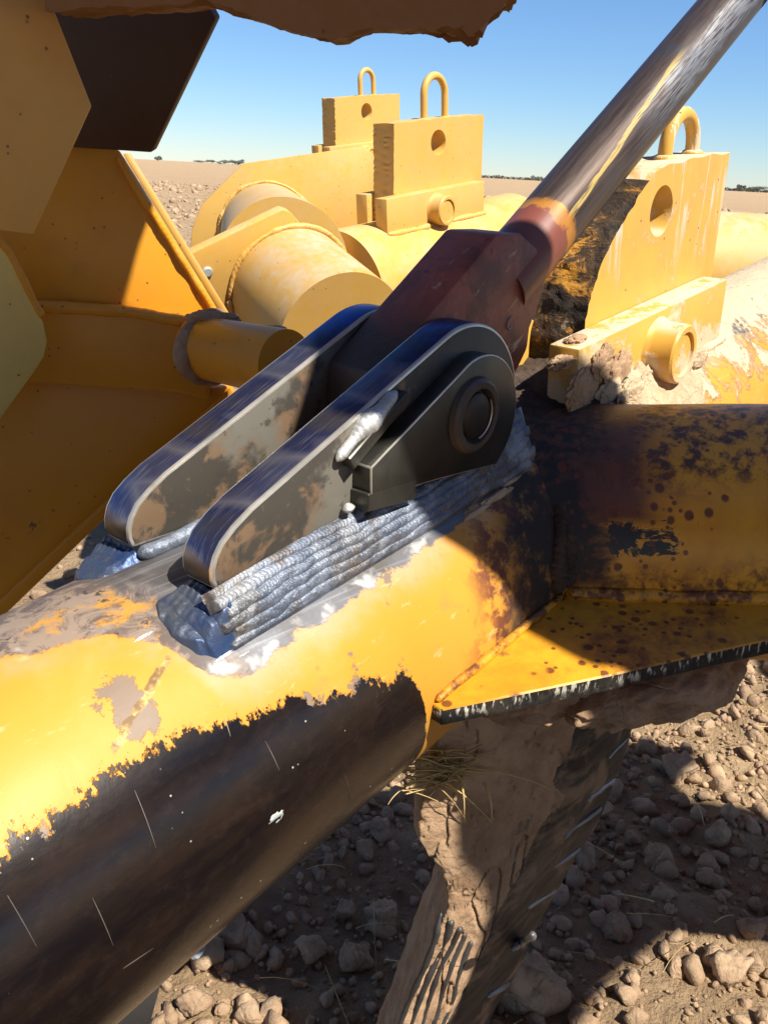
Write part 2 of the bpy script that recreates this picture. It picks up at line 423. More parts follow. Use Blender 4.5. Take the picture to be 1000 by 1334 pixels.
    rus = n.mul(n.step(jn, 0.70, 0.76), n.step(s_, 1.06, 0.96))
    c = n.mix(n.mul(rus, n.step(n.noise(45, 5, 0.7), 0.42, 0.56)), c, (0.15, 0.05, 0.025))
    c = n.mix(n.mul(soot, n.step(n.noise(20, 6, 0.7), 0.30, 0.52)), c, (0.030, 0.022, 0.018))
    # mud splashed over the far stretch by the saddle bar
    mud = n.mul(n.step(s_, 0.98, 1.08), n.step(n.add(n.noise(16, 7, 0.7, 0.4), n.lin(ang, 20, 80, -0.12, 0.14)), 0.44, 0.54))
    c = n.mix(mud, c, n.mix(fine, (0.56, 0.46, 0.32), (0.42, 0.32, 0.20)))
    metal = n.math('MAXIMUM', n.mul(worn, 0.15), n.mul(n.mul(bare, n.sub(1, far)), 0.45))
    metal = n.mul(metal, n.sub(1, n.mul(mud, 1)))
    r = n.mixf(worn, n.add(0.50, n.mul(n.sub(mid, 0.5), 0.3)), n.add(0.27, n.mul(n.sub(wn_, 0.5), 0.2)))
    r = n.mixf(bare, r, 0.52); r = n.mixf(n.mx(n.mul(soot, 0.6), mud), r, 0.8)
    hgt = n.add(n.mul(n.sub(1, n.mx(n.mx(worn, bare), n.mx(chip, patch))), 1.0), n.mul(fine, 0.25))
    bp = n.bump(hgt, 0.55, 0.0009); bp = n.bump(mid, 0.10, 0.006, bp); bp = n.bump(n.mul(mud, n.noise(30, 6)), 0.8, 0.01, bp)
    n.b.inputs['Coat Roughness'].default_value = 0.22
    return n.out(c, r, metal, bp, n.mixf(worn, 0.28, 0.40), n.mul(worn, 0.14))

def tube_mat():
    """cross tube and gusset: orange paint, oily soot, rust blisters"""
    n = NT('sooty_orange_paint'); s_, b_, h_ = n.sep()
    fine = n.noise(60, 6, 0.68); mid = n.noise(13, 6, 0.65, 0.5); big = n.noise(4.5, 5, 0.6)
    c = n.mix(n.step(mid, 0.35, 0.7), (0.66, 0.315, 0.018), (0.54, 0.22, 0.013))
    c = n.mix(n.mul(n.step(big, 0.5, 0.72), 0.45), c, (0.40, 0.15, 0.015))
    # distance from the junction line along the tube
    t = n.add(n.mul(n.sub(s_, 0.706), 0.574), n.mul(n.sub(b_, 0.156), 0.819))
    tn = n.add(t, n.mul(n.sub(n.noise(10, 7, 0.7, 0.5), 0.5), 0.20))
    low = n.mul(n.step(h_, 0.045, 0.005), n.step(h_, -0.02, 0.006))
    stain = n.mx(n.mul(n.step(tn, 0.070, 0.0), n.step(h_, 0.0, 0.03)), n.mul(low, n.mul(n.step(mid, 0.42, 0.66), n.step(t, -0.06, 0.06))))
    c = n.mix(n.mul(stain, n.step(fine, 0.34, 0.60)), c, (0.16, 0.055, 0.018))
    redz = n.mul(n.step(n.add(t, n.mul(n.sub(mid, 0.5), 0.10)), 0.12, 0.07), n.step(h_, 0.070, 0.085)); c = n.mix(n.mul(redz, 0.9), c, (0.10, 0.026, 0.016))
    c = n.mix(n.mul(n.step(tn, 0.062, 0.02), n.step(h_, 0.004, 0.02)), c, (0.018, 0.014, 0.012))
    c = n.mix(n.mul(n.mul(n.step(n.add(h_, n.mul(n.sub(mid, 0.5), 0.07)), 0.050, 0.008), n.step(h_, -0.001, 0.004)), n.step(fine, 0.42, 0.62)), c, (0.13, 0.048, 0.016))
    topz = n.mul(n.step(n.add(h_, n.mul(n.sub(mid, 0.5), 0.05)), 0.095, 0.125), n.step(t, 0.42, 0.18)); c = n.mix(n.mul(topz, n.step(fine, 0.42, 0.60)), c, (0.09, 0.040, 0.020))
    # grey-black flaked patch and round rust blisters
    px = n.sub(t, 0.080); py = n.sub(h_, 0.066)
    bl = n.step(n.add(n.add(n.mul(px, px), n.mul(n.mul(py, py), 4.0)), n.mul(n.sub(n.noise(13, 7, 0.75, 1.0), 0.5), 0.017)), 0.0013, 0.0011)
    c = n.mix(bl, c, (0.022, 0.021, 0.020))
    v = n.voro(70, co=n.scale((1, 1, 0.8))); vr = n.sep(n.voro(70, co=n.scale((1, 1, 0.8)), out='Color'))[0]
    dense = n.mul(n.step(t, 0.20, 0.06), n.step(t, -0.05, 0.02))
    sp = n.mul(n.step(v, 0.42, 0.26), n.step(n.add(vr, n.mul(dense, 0.28)), 0.90, 0.94))
    c = n.mix(n.mul(sp, 0.9), c, (0.12, 0.035, 0.012))
    v4 = n.voro(120); v4r = n.sep(n.voro(120, out='Color'))[0]; sp4 = n.mul(n.step(v4, 0.40, 0.28), n.step(n.add(v4r, n.mul(dense, 0.45)), 0.98, 1.02)); c = n.mix(n.mul(sp4, 0.85), c, (0.11, 0.03, 0.012))
    v3 = n.voro(24); v3r = n.sep(n.voro(24, out='Color'))[0]
    sp3 = n.mul(n.step(n.add(v3, n.mul(n.sub(fine, 0.5), 0.25)), 0.30, 0.2), n.step(v3r, 0.80, 0.83))
    c = n.mix(n.mul(sp3, 0.9), c, (0.05, 0.035, 0.03))
    bp = n.bump(n.add(n.mul(fine, 0.4), n.add(n.mul(sp, -0.5), n.mul(sp3, -0.5))), 0.5, 0.002)
    return n.out(c, n.mixf(stain, 0.40, 0.62), 0.0, bp, 0.42)

def lug_mat():
    """flame-cut plate: mill scale rubbed to brown and grey on the flat, blued rim"""
    n = NT('mill_scale_steel'); s_, b_, h_ = n.sep()
    fine = n.noise(110, 5, 0.65); mid = n.noise(22, 7, 0.62, 0.35); big = n.noise(7, 4, 0.55)
    brush = n.noise(1.0, 3, 0.5, 0, co=n.rot((0, radians(-22), 0), (4, 90, 240)))
    c = n.mix(n.step(mid, 0.44, 0.54), (0.185, 0.12, 0.072), (0.060, 0.052, 0.042))
    c = n.mix(n.step(n.add(big, n.mul(fine, 0.15)), 0.58, 0.66), c, (0.16, 0.15, 0.125))
    c = n.mix(n.mul(n.step(n.noise(38, 5, 0.7), 0.58, 0.64), 0.8), c, (0.05, 0.048, 0.045))
    c = n.mix(n.mul(n.step(fine, 0.6, 0.75), 0.4), c, (0.22, 0.18, 0.13))
    # blackened towards the pin
    blk = n.step(n.add(s_, n.mul(n.sub(mid, 0.5), 0.07)), 0.545, 0.60)
    c = n.mix(n.mul(blk, 0.85), c, (0.035, 0.035, 0.034))
    return n.out(c, n.add(0.42, n.mul(mid, 0.2)), 0.25, n.bump(n.add(n.mul(fine, 0.5), n.mul(mid, 0.5)), 0.25, 0.0012), 0.5)

def blue_mat():
    n = NT('heat_blued_steel'); s_, b_, h_ = n.sep()
    mid = n.noise(16, 5, 0.6, 0.3); fine = n.noise(1.0, 4, 0.6, 0, co=n.rot((0, radians(-21), 0), (18, 420, 60)))
    band = n.noise(1.0, 2, 0.5, 0, co=n.comb(n.mul(s_, 14), n.mul(b_, 6), n.mul(h_, 14)))
    c = n.ramp(band, [(0.30, (0.030, 0.050, 0.15)), (0.45, (0.13, 0.13, 0.20)), (0.52, (0.27, 0.25, 0.27)), (0.60, (0.06, 0.065, 0.15)), (0.72, (0.12, 0.10, 0.10))])
    c = n.mix(n.mul(n.step(fine, 0.5, 0.72), 0.55), c, (0.36, 0.35, 0.37))
    hot = n.step(n.add(s_, n.mul(n.sub(mid, 0.5), 0.05)), 0.548, 0.575)
    c = n.mix(hot, c, n.mix(n.step(mid, 0.40, 0.66), (0.018, 0.085, 0.36), (0.03, 0.04, 0.09)))
    low = n.step(n.add(h_, n.mul(n.sub(mid, 0.5), 0.02)), 0.186, 0.174)
    c = n.mix(n.mul(low, n.step(s_, 0.345, 0.335)), c, (0.10, 0.085, 0.06))
    return n.out(c, n.add(0.30, n.mul(fine, 0.18)), 0.85, n.bump(fine, 0.15, 0.001), 0.5)

def simple_metal(name, col, col2, rough=0.35, metal=0.9, sc=60, st=0.2, dist=0.001):
    n = NT(name); f = n.noise(sc, 5, 0.65); m = n.noise(sc / 6, 5, 0.6, 0.4)
    return n.out(n.mix(n.step(m, 0.35, 0.65), col, col2), n.add(rough, n.mul(n.sub(f, 0.5), 0.25)), metal, n.bump(f, st, dist), 0.5)

def weld_mat(name, blue=0.3):
    n = NT(name); f = n.noise(160, 5, 0.7); m = n.noise(28, 5, 0.6, 0.6); g = n.noise(9, 3)
    c = n.mix(n.step(m, 0.35, 0.62), (0.27, 0.285, 0.31), (0.10, 0.10, 0.105))
    c = n.mix(n.mul(n.step(g, 0.42, 0.58), blue), c, (0.13, 0.21, 0.36))
    c = n.mix(n.mul(n.step(f, 0.58, 0.68), 0.4), c, (0.42, 0.43, 0.44))
    c = n.mix(n.mul(n.step(n.noise(50, 4, 0.6), 0.56, 0.66), 0.6), c, (0.12, 0.085, 0.055))
    return n.out(c, n.add(0.42, n.mul(n.sub(f, 0.5), 0.35)), 0.45, n.bump(n.add(f, n.mul(m, 0.9)), 0.8, 0.0022), 0.5)

def rod_mat():
    """object space: x along the rod, origin at the pin"""
    n = NT('scuffed_rod_steel'); x, y, z = n.sep()
    a = n.math('ARCTAN2', z, y)
    st = n.noise(1.0, 5, 0.65, 0.1, co=n.comb(n.mul(x, 9), n.mul(a, 6), 0)); fs = n.noise(1.0, 3, 0.6, 0, co=n.comb(n.mul(x, 26), n.mul(a, 24), 4))
    mid = n.noise(14, 5, 0.6, 0.3)
    c = n.mix(n.step(st, 0.36, 0.64), (0.055, 0.038, 0.031), (0.095, 0.068, 0.054))
    c = n.mix(n.mul(n.step(mid, 0.5, 0.72), 0.6), c, (0.055, 0.06, 0.075))
    # rubbed-bright zone high on the rod
    z1 = n.mul(n.mul(n.step(x, 0.42, 0.60), n.step(n.math('ABSOLUTE', n.add(n.sub(a, 0.42), n.mul(n.sub(mid, 0.5), 0.8))), 0.62, 0.25)), n.step(fs, 0.38, 0.60))
    c = n.mix(n.mul(z1, 0.75), c, (0.34, 0.36, 0.38))
    # yellow paint rubbed on along the length
    yl = n.add(n.sub(a, n.lin(x, 0.26, 0.60, 0.36, 1.02)), n.mul(n.sub(st, 0.5), 0.30))
    ym = n.mul(n.mul(n.step(n.math('ABSOLUTE', yl), 0.10, 0.05), n.mul(n.step(x, 0.25, 0.29), n.step(x, 0.63, 0.55))), n.step(fs, 0.34, 0.5))
    c = n.mix(n.mul(ym, 0.62), c, (0.55, 0.40, 0.10))
    # burnt orange paint and red oxide by the weld
    xn = n.add(x, n.mul(n.sub(n.noise(22, 5, 0.6), 0.5), 0.04))
    xf = n.add(xn, n.mul(n.sub(n.noise(70, 5, 0.7), 0.5), 0.035)); c = n.mix(n.mul(n.step(xf, 0.288, 0.280), 0.9), c, (0.36, 0.15, 0.02))
    c = n.mix(n.step(xf, 0.268, 0.262), c, (0.17, 0.05, 0.032))
    return n.out(c, n.add(0.42, n.mul(n.sub(st, 0.5), 0.25)), n.mul(n.step(xn, 0.27, 0.29), n.mixf(ym, 0.55, 0.0)), n.bump(n.add(fs, mid), 0.15, 0.001), 0.45)

def oxide_mat():
    n = NT('red_oxide_primer'); f = n.noise(60, 6, 0.7); m = n.noise(16, 6, 0.65, 0.8); s2 = n.noise(1, 5, 0.65, 0.2, co=n.rot((0, radians(-30), 0), (14, 20, 60)))
    c = n.mix(n.step(m, 0.38, 0.66), (0.30, 0.075, 0.042), (0.12, 0.035, 0.024))
    c = n.mix(n.mul(n.step(s2, 0.60, 0.68), 0.75), c, (0.52, 0.36, 0.24))
    c = n.mix(n.mul(n.step(f, 0.58, 0.68), 0.7), c, (0.04, 0.025, 0.022))
    x = n.sep()[0]; c = n.mix(n.step(n.add(x, n.mul(n.sub(m, 0.5), 0.14)), 0.06, -0.02), c, n.mix(f, (0.028, 0.022, 0.022), (0.055, 0.040, 0.036)))
    return n.out(c, 0.5, 0.0, n.bump(n.add(f, m), 0.4, 0.003), 0.45)

def soil_mat(name, c1=(0.47, 0.34, 0.22), c2=(0.28, 0.185, 0.115), damp=0.0, sc=1.0, bumpd=0.012):
    n = NT(name); co = n.nd('ShaderNodeNewGeometry').outputs['Position']
    f = n.noise(90 * sc, 6, 0.7, co=co); m = n.noise(18 * sc, 6, 0.65, 0.3, co=co); g = n.noise(2.5 * sc, 4, co=co)
    c = n.mix(n.step(m, 0.3, 0.7), c1, c2); c = n.mix(n.mul(n.step(f, 0.5, 0.75), 0.45), c, tuple(x * 1.15 for x in c1))
    c = n.mix(n.mul(n.step(g, 0.45, 0.7), 0.35), c, tuple(x * 0.8 for x in c2))
    if damp: c = n.mix(damp, c, (0.14, 0.085, 0.05))
    cr = n.voro(11 * sc, co=n.mix(0.06, co, n.noise(25 * sc, 3, co=co, col=True)), feature='DISTANCE_TO_EDGE')
    crk = n.step(cr, 0.0, 0.05)
    h = n.add(n.mul(f, 0.35), n.add(n.mul(m, 0.9), n.mul(crk, 0.12)))
    return n.out(c, 0.95, 0.0, n.bump(h, 1.0, bumpd), 0.15)

def field_mat():
    n = NT('tilled_soil'); co = n.nd('ShaderNodeNewGeometry').outputs['Position']
    f = n.noise(45, 8, 0.72, co=co); m = n.noise(5.5, 7, 0.68, 0.2, co=co); g = n.noise(0.35, 6, 0.6, co=co)
    fr = n.noise(1.0, 6, 0.65, 0.1, co=n.rot((0, 0, radians(28)), (0.05, 1.1, 1), co))
    c = n.mix(n.step(m, 0.3, 0.7), (0.43, 0.305, 0.175), (0.29, 0.195, 0.11))
    c = n.mix(n.mul(n.step(fr, 0.42, 0.68), 0.5), c, (0.26, 0.175, 0.11))
    c = n.mix(n.mul(n.step(g, 0.35, 0.7), 0.3), c, (0.43, 0.33, 0.22))
    c = n.mix(n.mul(n.step(f, 0.52, 0.75), 0.4), c, (0.46, 0.35, 0.24))
    h = n.add(n.mul(f, 0.25), n.add(m, n.mul(fr, 0.6)))
    return n.out(c, 0.95, 0.0, n.bump(h, 0.9, 0.10), 0.12)

def flank_mat():
    n = NT('soil_scoured_flank'); s_, b_, h_ = n.sep()
    f = n.noise(70, 6, 0.7); m = n.noise(15, 6, 0.65, 0.4)
    st = n.noise(1.0, 4, 0.6, 0.1, co=n.rot((0, radians(50), 0), (10, 10, 70)))
    soil = n.mul(n.step(n.add(m, n.mul(st, 0.16)), 0.56, 0.72), 0.85)
    c = n.mix(n.step(st, 0.4, 0.65), (0.032, 0.029, 0.028), (0.075, 0.062, 0.052))
    c = n.mix(soil, c, n.mix(f, (0.30, 0.20, 0.12), (0.20, 0.125, 0.075)))
    return n.out(c, n.mixf(soil, 0.6, 0.95), n.mul(n.sub(1, soil), 0.3), n.bump(n.add(n.mul(f, 0.3), n.mul(st, 0.5)), 0.5, 0.002), 0.3)
def muddy_plate_mat(name='muddy_yellow_paint', amount=1.0):
    """object space is the machine frame; pale clay has run down from the top"""
    n = NT(name); s_, b_, h_ = n.sep()
    f = n.noise(60, 6, 0.7); m = n.noise(12, 6, 0.65, 0.4)
    c = n.mix(n.step(m, 0.35, 0.7), (0.59, 0.335, 0.058), (0.51, 0.295, 0.065))
    run = n.noise(1.0, 4, 0.6, 0.1, co=n.comb(n.mul(s_, 55), n.mul(b_, 55), n.mul(h_, 5)))
    rm = n.mul(n.step(run, 0.545, 0.61), n.step(n.add(h_, n.mul(n.sub(m, 0.5), 0.30)), 0.22, 0.36))
    sm = n.step(n.add(n.add(m, n.mul(f, 0.3)), n.lin(h_, 0.10, 0.235, 0.24, 0.0)), 0.72, 0.84)
    up = n.step(n.nz(), 0.6, 0.95)
    d = n.mul(n.mx(n.mx(rm, n.mul(sm, 0.85)), n.mul(up, n.step(n.noise(28, 5, 0.7), 0.36, 0.5))), amount)
    c = n.mix(d, c, (0.54, 0.44, 0.31))
    c = n.mix(n.mul(n.step(n.noise(26, 6, 0.7), 0.66, 0.72), 0.7), c, (0.50, 0.23, 0.02))
    v = n.voro(80); vr = n.sep(n.voro(80, out='Color'))[0]
    c = n.mix(n.mul(n.step(v, 0.16, 0.1), n.step(vr, 0.85, 0.9)), c, (0.12, 0.07, 0.04))
    return n.out(c, n.mixf(d, 0.4, 0.85), 0.0, n.bump(n.add(n.mul(f, 0.3), d), 0.35, 0.0025), 0.4)

def cut_mat():
    n = NT('torch_cut_edge'); f = n.noise(50, 6, 0.7); m = n.noise(14, 6, 0.7, 0.6)
    lay = n.noise(1.0, 6, 0.72, 0.6, co=n.scale((34, 22, 58))); c = n.mix(n.step(n.add(n.mul(m, 0.5), n.mul(lay, 0.5)), 0.42, 0.60), (0.022, 0.017, 0.013), (0.10, 0.055, 0.024))
    c = n.mix(n.step(n.add(m, n.mul(lay, 0.4)), 0.76, 0.82), c, (0.48, 0.22, 0.025))
    c = n.mix(n.mul(n.step(n.noise(24, 5, 0.7), 0.62, 0.7), 0.6), c, (0.55, 0.42, 0.27))
    return n.out(c, 0.7, 0.0, n.bump(n.add(f, n.mul(lay, 1.2)), 0.9, 0.005), 0.35)

def edge_mat():
    n = NT('scraped_black_edge'); s_, b_, h_ = n.sep(); f = n.noise(70, 5, 0.7)
    st = n.noise(1, 4, 0.65, 0.2, co=n.comb(n.mul(n.add(s_, b_), 130), 0.0, n.mul(h_, 40)))
    c = n.mix(n.step(f, 0.4, 0.7), (0.020, 0.019, 0.018), (0.055, 0.045, 0.035))
    c = n.mix(n.mul(n.step(st, 0.53, 0.60), n.step(n.add(h_, n.mul(n.sub(f, 0.5), 0.03)), -0.016, -0.004)), c, (0.62, 0.58, 0.48))
    return n.out(c, 0.5, 0.1, n.bump(n.add(st, f), 0.5, 0.0015), 0.4)

def straw_mat():
    n = NT('dry_straw'); x = n.noise(30, 3)
    return n.out(n.mix(x, (0.62, 0.47, 0.22), (0.42, 0.29, 0.11)), 0.7, 0.0, None, 0.3)
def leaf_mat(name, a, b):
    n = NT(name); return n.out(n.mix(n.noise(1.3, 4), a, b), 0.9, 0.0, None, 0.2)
def glassy_dark(name, col): 
    n = NT(name); f = n.noise(40, 5, 0.6); return n.out(n.mix(f, col, tuple(x * 1.8 for x in col)), 0.55, 0.0, n.bump(f, 0.3, 0.003), 0.3)

M = dict(
    flank=flank_mat(), maroon=simple_metal('maroon_plastic', (0.06, 0.018, 0.03), (0.03, 0.01, 0.016), 0.45, 0.0),
    pipe=pipe_mat(), tube=tube_mat(), lug=lug_mat(), blue=blue_mat(), rod=rod_mat(), oxide=oxide_mat(),
    arris=simple_metal('ground_bright_arris', (0.75, 0.71, 0.62), (0.50, 0.47, 0.41), 0.36, 0.75),
    weld=weld_mat('weld_bead_metal', 0.30), weldblue=simple_metal('blued_weld_metal', (0.030, 0.060, 0.15), (0.085, 0.095, 0.115), 0.42, 0.5, 90, 0.5, 0.002),
    weldbright=simple_metal('fresh_weld_metal', (0.60, 0.60, 0.59), (0.36, 0.36, 0.34), 0.42, 0.5, 140, 0.8, 0.002),
    keeper=simple_metal('dark_keeper_steel', (0.085, 0.083, 0.07), (0.045, 0.043, 0.038), 0.36, 0.65, 70, 0.2),
    ring=simple_metal('brown_ring_steel', (0.11, 0.088, 0.07), (0.055, 0.043, 0.034), 0.5, 0.3, 60, 0.5, 0.002), pin=simple_metal('greasy_pin_steel', (0.018, 0.016, 0.014), (0.04, 0.032, 0.026), 0.45, 0.5, 60, 0.4, 0.002),
    yellow=paint_mat('yellow_paint', YEL, 0.50, 0.35, 0.42, rust=0.06, fleck=1.0),
    dusty=paint_mat('dusty_yellow_paint', (0.54, 0.33, 0.075), 0.95, 0.1, 0.5, rust=0.05, fleck=0.6, dustcol=(0.47, 0.37, 0.245)),
    orange=paint_mat('orange_yellow_paint', (0.66, 0.285, 0.014), 0.12, 0.35, 0.42, rust=0.35, fleck=1.2),
    tan=paint_mat('faded_orange_paint', (0.70, 0.38, 0.09), 0.2, 0.1, 0.5, rust=0.2, fleck=0.8),
    pale=paint_mat('pale_scuffed_yellow_paint', (0.78, 0.58, 0.15), 0.5, 0.75, 0.45, rust=0.1, fleck=0.8),
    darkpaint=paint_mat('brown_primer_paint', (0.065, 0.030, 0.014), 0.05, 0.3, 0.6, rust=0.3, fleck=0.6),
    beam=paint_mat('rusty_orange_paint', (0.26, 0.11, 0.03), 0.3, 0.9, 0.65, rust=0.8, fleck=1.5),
    muddy=muddy_plate_mat(), cut=cut_mat(), edge=edge_mat(),
    soil=soil_mat('dry_clod_soil'), crust=soil_mat('caked_brown_soil', (0.44, 0.295, 0.18), (0.27, 0.165, 0.095), bumpd=0.006),
    mud=soil_mat('pale_dried_mud', (0.54, 0.43, 0.29), (0.38, 0.28, 0.175), sc=1.6, bumpd=0.008), field=field_mat(),
    blackmud=soil_mat('oily_black_mud', (0.10, 0.07, 0.05), (0.045, 0.033, 0.026), sc=1.5, bumpd=0.006),
    wear=simple_metal('soil_polished_steel', (0.11, 0.105, 0.10), (0.05, 0.042, 0.038), 0.5, 0.4, 50, 0.4), hard=simple_metal('hard_face_metal', (0.30, 0.31, 0.33), (0.14, 0.14, 0.14), 0.4, 0.6, 60, 0.4),
    straw=straw_mat(), leaf=leaf_mat('haze_grey_foliage', (0.14, 0.16, 0.13), (0.20, 0.21, 0.17)), bark=leaf_mat('far_bark', (0.09, 0.07, 0.05), (0.06, 0.045, 0.035)),  # tree foliage colour lightened and greyed to stand in for haze
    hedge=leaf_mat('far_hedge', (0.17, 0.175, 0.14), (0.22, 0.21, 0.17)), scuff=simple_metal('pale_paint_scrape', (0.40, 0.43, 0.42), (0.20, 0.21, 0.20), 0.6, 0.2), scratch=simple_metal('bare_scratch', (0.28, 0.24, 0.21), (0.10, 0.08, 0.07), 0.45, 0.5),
    stone=simple_metal('blue_grey_stone', (0.30, 0.33, 0.36), (0.18, 0.20, 0.23), 0.8, 0.0),
    black=glassy_dark('black_paint', (0.02, 0.018, 0.016)),
)

# ------------------------------------------------------------------ ground
def ground_height(P):
    near = np.exp(-((P[:, 0] - 0.3) ** 2 + (P[:, 1] - 1.6) ** 2) / 60.0)
    z = 0.045 * fbm(P, 1.6, 3, 5) + 0.035 * fbm(P, 6.5, 4, 9) + 0.012 * fbm(P, 30, 3, 31)
    return GZ + z * near - 0.02
def build_ground():
    n = 460
    def axis(c, lo, hi):
        t = np.linspace(-1, 1, n); k = 9.6
        x = np.sinh(k * t) / np.sinh(k); x = np.where(x < 0, -x * lo, x * hi)
        return c + x + t * 2.2
    X, Y = np.meshgrid(axis(0.35, -2500, 2500), axis(1.6, -900, 2600), indexing='ij')
    P = np.stack([X.ravel(), Y.ravel(), np.zeros(X.size)], 1)
    P[:, 2] = ground_height(P)
    me = fast_mesh(P, grid_faces(n, n)[:, ::-1]); o = part('ground', me, M['field']); o['kind'] = 'structure'
    return o
build_ground()

# ------------------------------------------------------------------ far trees and hedge on the horizon
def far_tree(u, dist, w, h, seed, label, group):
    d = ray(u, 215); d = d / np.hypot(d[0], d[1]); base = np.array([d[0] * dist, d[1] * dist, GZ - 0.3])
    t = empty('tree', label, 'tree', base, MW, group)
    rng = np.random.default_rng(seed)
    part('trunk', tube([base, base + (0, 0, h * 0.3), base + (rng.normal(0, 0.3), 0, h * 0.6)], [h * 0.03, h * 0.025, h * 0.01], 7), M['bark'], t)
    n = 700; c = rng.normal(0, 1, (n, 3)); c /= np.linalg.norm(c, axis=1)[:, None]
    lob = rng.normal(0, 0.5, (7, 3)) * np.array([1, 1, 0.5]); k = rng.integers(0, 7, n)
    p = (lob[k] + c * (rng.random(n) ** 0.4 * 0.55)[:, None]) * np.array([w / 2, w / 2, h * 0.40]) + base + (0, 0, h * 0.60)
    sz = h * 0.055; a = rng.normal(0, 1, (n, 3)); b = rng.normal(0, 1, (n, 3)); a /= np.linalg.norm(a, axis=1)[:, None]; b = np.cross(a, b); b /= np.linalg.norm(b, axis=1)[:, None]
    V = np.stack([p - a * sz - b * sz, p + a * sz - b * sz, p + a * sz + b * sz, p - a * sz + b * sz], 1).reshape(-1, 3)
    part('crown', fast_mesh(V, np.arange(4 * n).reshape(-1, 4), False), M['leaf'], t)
# added unseen plates above the view, shaped to shade arm, bracket and pipe junction
SHADE_CUT = [(-0.9, 0.92), (0.10, 0.92), (0.115, 0.87), (0.14, 0.815), (0.34, 0.805), (0.42, 0.70), (0.56, 0.625), (0.64, 0.585), (0.70, 0.50), (0.82, 0.565), (1.00, 0.53), (1.22, 0.53), (1.30, 0.86), (1.93, 0.80), (1.80, 0.67), (1.84, 0.60), (2.10, 0.56), (2.10, 0.40),
      (1.72, 0.28), (1.62, 0.20), (1.52, 0.12), (1.36, -0.05), (1.15, -0.05), (1.10, 0.03), (1.055, 0.068), (1.02, 0.084), (0.95, 0.092), (0.915, 0.115), (0.885, 0.155), (0.86, 0.155), (0.80, 0.22), (0.58, 0.25), (0.49, 0.25), (0.43, 0.42), (-0.9, 0.40)]
SKY_BLOCK = [[(-3.5, -0.36), (5.0, -0.36), (5.0, -4.0), (-3.5, -4.0)], [(2.25, -0.33), (5.0, -0.33), (5.0, 2.6), (2.25, 2.6)]]  # added sheets out of view, blocking sky light to deepen the shade
TREES = [(206, 900, 9, 8, 'small lone tree on the horizon beside the dark brown plate'),
         (262, 950, 16, 6, 'low wide tree at the left of the far tree clump'),
         (276, 950, 10, 7, 'narrow tree second from left in the far tree clump'),
         (291, 940, 11, 6, 'short tree in the middle of the far tree clump on the horizon'),
         (303, 930, 14, 9, 'tallest rounded tree of the far clump above the dry field'),
         (313, 930, 11, 8, 'rounded tree at the right end of the far clump'),
         (699, 1000, 12, 9, 'small far tree on the horizon just left of the steel rod'),
         (968, 900, 8, 10, 'small upright far tree at the right picture edge'),
         (981, 900, 16, 8, 'wide far tree beside the right picture edge'),
         (993, 900, 17, 10, 'tall rounded far tree at the extreme right of the horizon')]
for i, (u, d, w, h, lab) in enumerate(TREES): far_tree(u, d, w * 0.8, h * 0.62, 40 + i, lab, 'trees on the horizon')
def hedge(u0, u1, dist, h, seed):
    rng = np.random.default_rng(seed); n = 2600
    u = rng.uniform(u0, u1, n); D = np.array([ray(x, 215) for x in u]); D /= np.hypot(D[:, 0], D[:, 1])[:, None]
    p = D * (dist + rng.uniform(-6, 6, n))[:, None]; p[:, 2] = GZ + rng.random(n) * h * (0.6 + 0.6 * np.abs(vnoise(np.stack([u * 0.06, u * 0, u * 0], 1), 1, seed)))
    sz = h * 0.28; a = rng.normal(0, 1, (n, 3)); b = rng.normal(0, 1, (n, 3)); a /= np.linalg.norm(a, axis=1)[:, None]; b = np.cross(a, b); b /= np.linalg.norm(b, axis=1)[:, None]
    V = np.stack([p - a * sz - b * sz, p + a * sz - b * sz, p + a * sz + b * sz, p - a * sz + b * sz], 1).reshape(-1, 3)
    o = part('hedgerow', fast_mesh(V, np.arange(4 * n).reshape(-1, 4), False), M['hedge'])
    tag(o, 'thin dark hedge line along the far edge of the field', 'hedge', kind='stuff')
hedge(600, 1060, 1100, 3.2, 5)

SCR = [((0.201, 36.6), (0.197, 21.5)), ((0.149, 21.1), (0.150, 6.6)), ((0.108, 36.6), (0.110, 19.9)), ((0.301, 27.5), (0.303, 17.7)), ((0.281, 38.9), (0.278, 33.9)), ((0.152, -2.1), (0.175, -3.8)), ((0.363, 0.4), (0.370, -13.5))]
# ------------------------------------------------------------------ the welded pipe frame in front
PF = empty('pipe_frame', 'big orange-yellow pipe with worn dark flank carrying two welded steel lugs', 'frame', (0.6, 0, -0.16), MF)
def pipe_disp(t, a, P): return 0.0006 * vnoise(P, 9, 3)
pipe = part('main_pipe', cyl((-0.28, 0, 0), (2.3, 0, 0), R0, 260, 128, disp=pipe_disp), M['pipe'], PF)
pipe['label'] = 'thick pipe, yellow on top and rubbed to dark steel below'
# cross tube (runs off to the right) and the horizontal gusset between it and the pipe
TD = np.array([cos(radians(55)), sin(radians(55)), 0.0]); TC = np.array([0.8305, 0.0688, 0.0]); RT_ = 0.152
part('cross_tube', cyl(TC - TD * 0.16, TC + TD * 2.0, RT_, 120, 96, disp=lambda t, a, P: 0.0008 * vnoise(P, 14, 8)), M['tube'], PF)
Gp = [(0.478, 0.150), (0.476, 0.166), (0.545, 0.213), (0.614, 0.260), (0.700, 0.315), (0.770, 0.361), (1.05, 0.62), (1.40, 1.10), (1.55, 1.05), (0.90, 0.16), (0.70, 0.08)]
gus = prism([(x, y, 0.0) for x, y in Gp], (0, 0, -0.019), 0.0015, 1)
g = part('gusset_plate', gus, [M['tube'], M['edge']], PF)
for p_ in g.data.polygons:
    if abs(p_.normal.z) < 0.6: p_.material_index = 1
g['label'] = 'flat triangular plate with a black scraped edge'
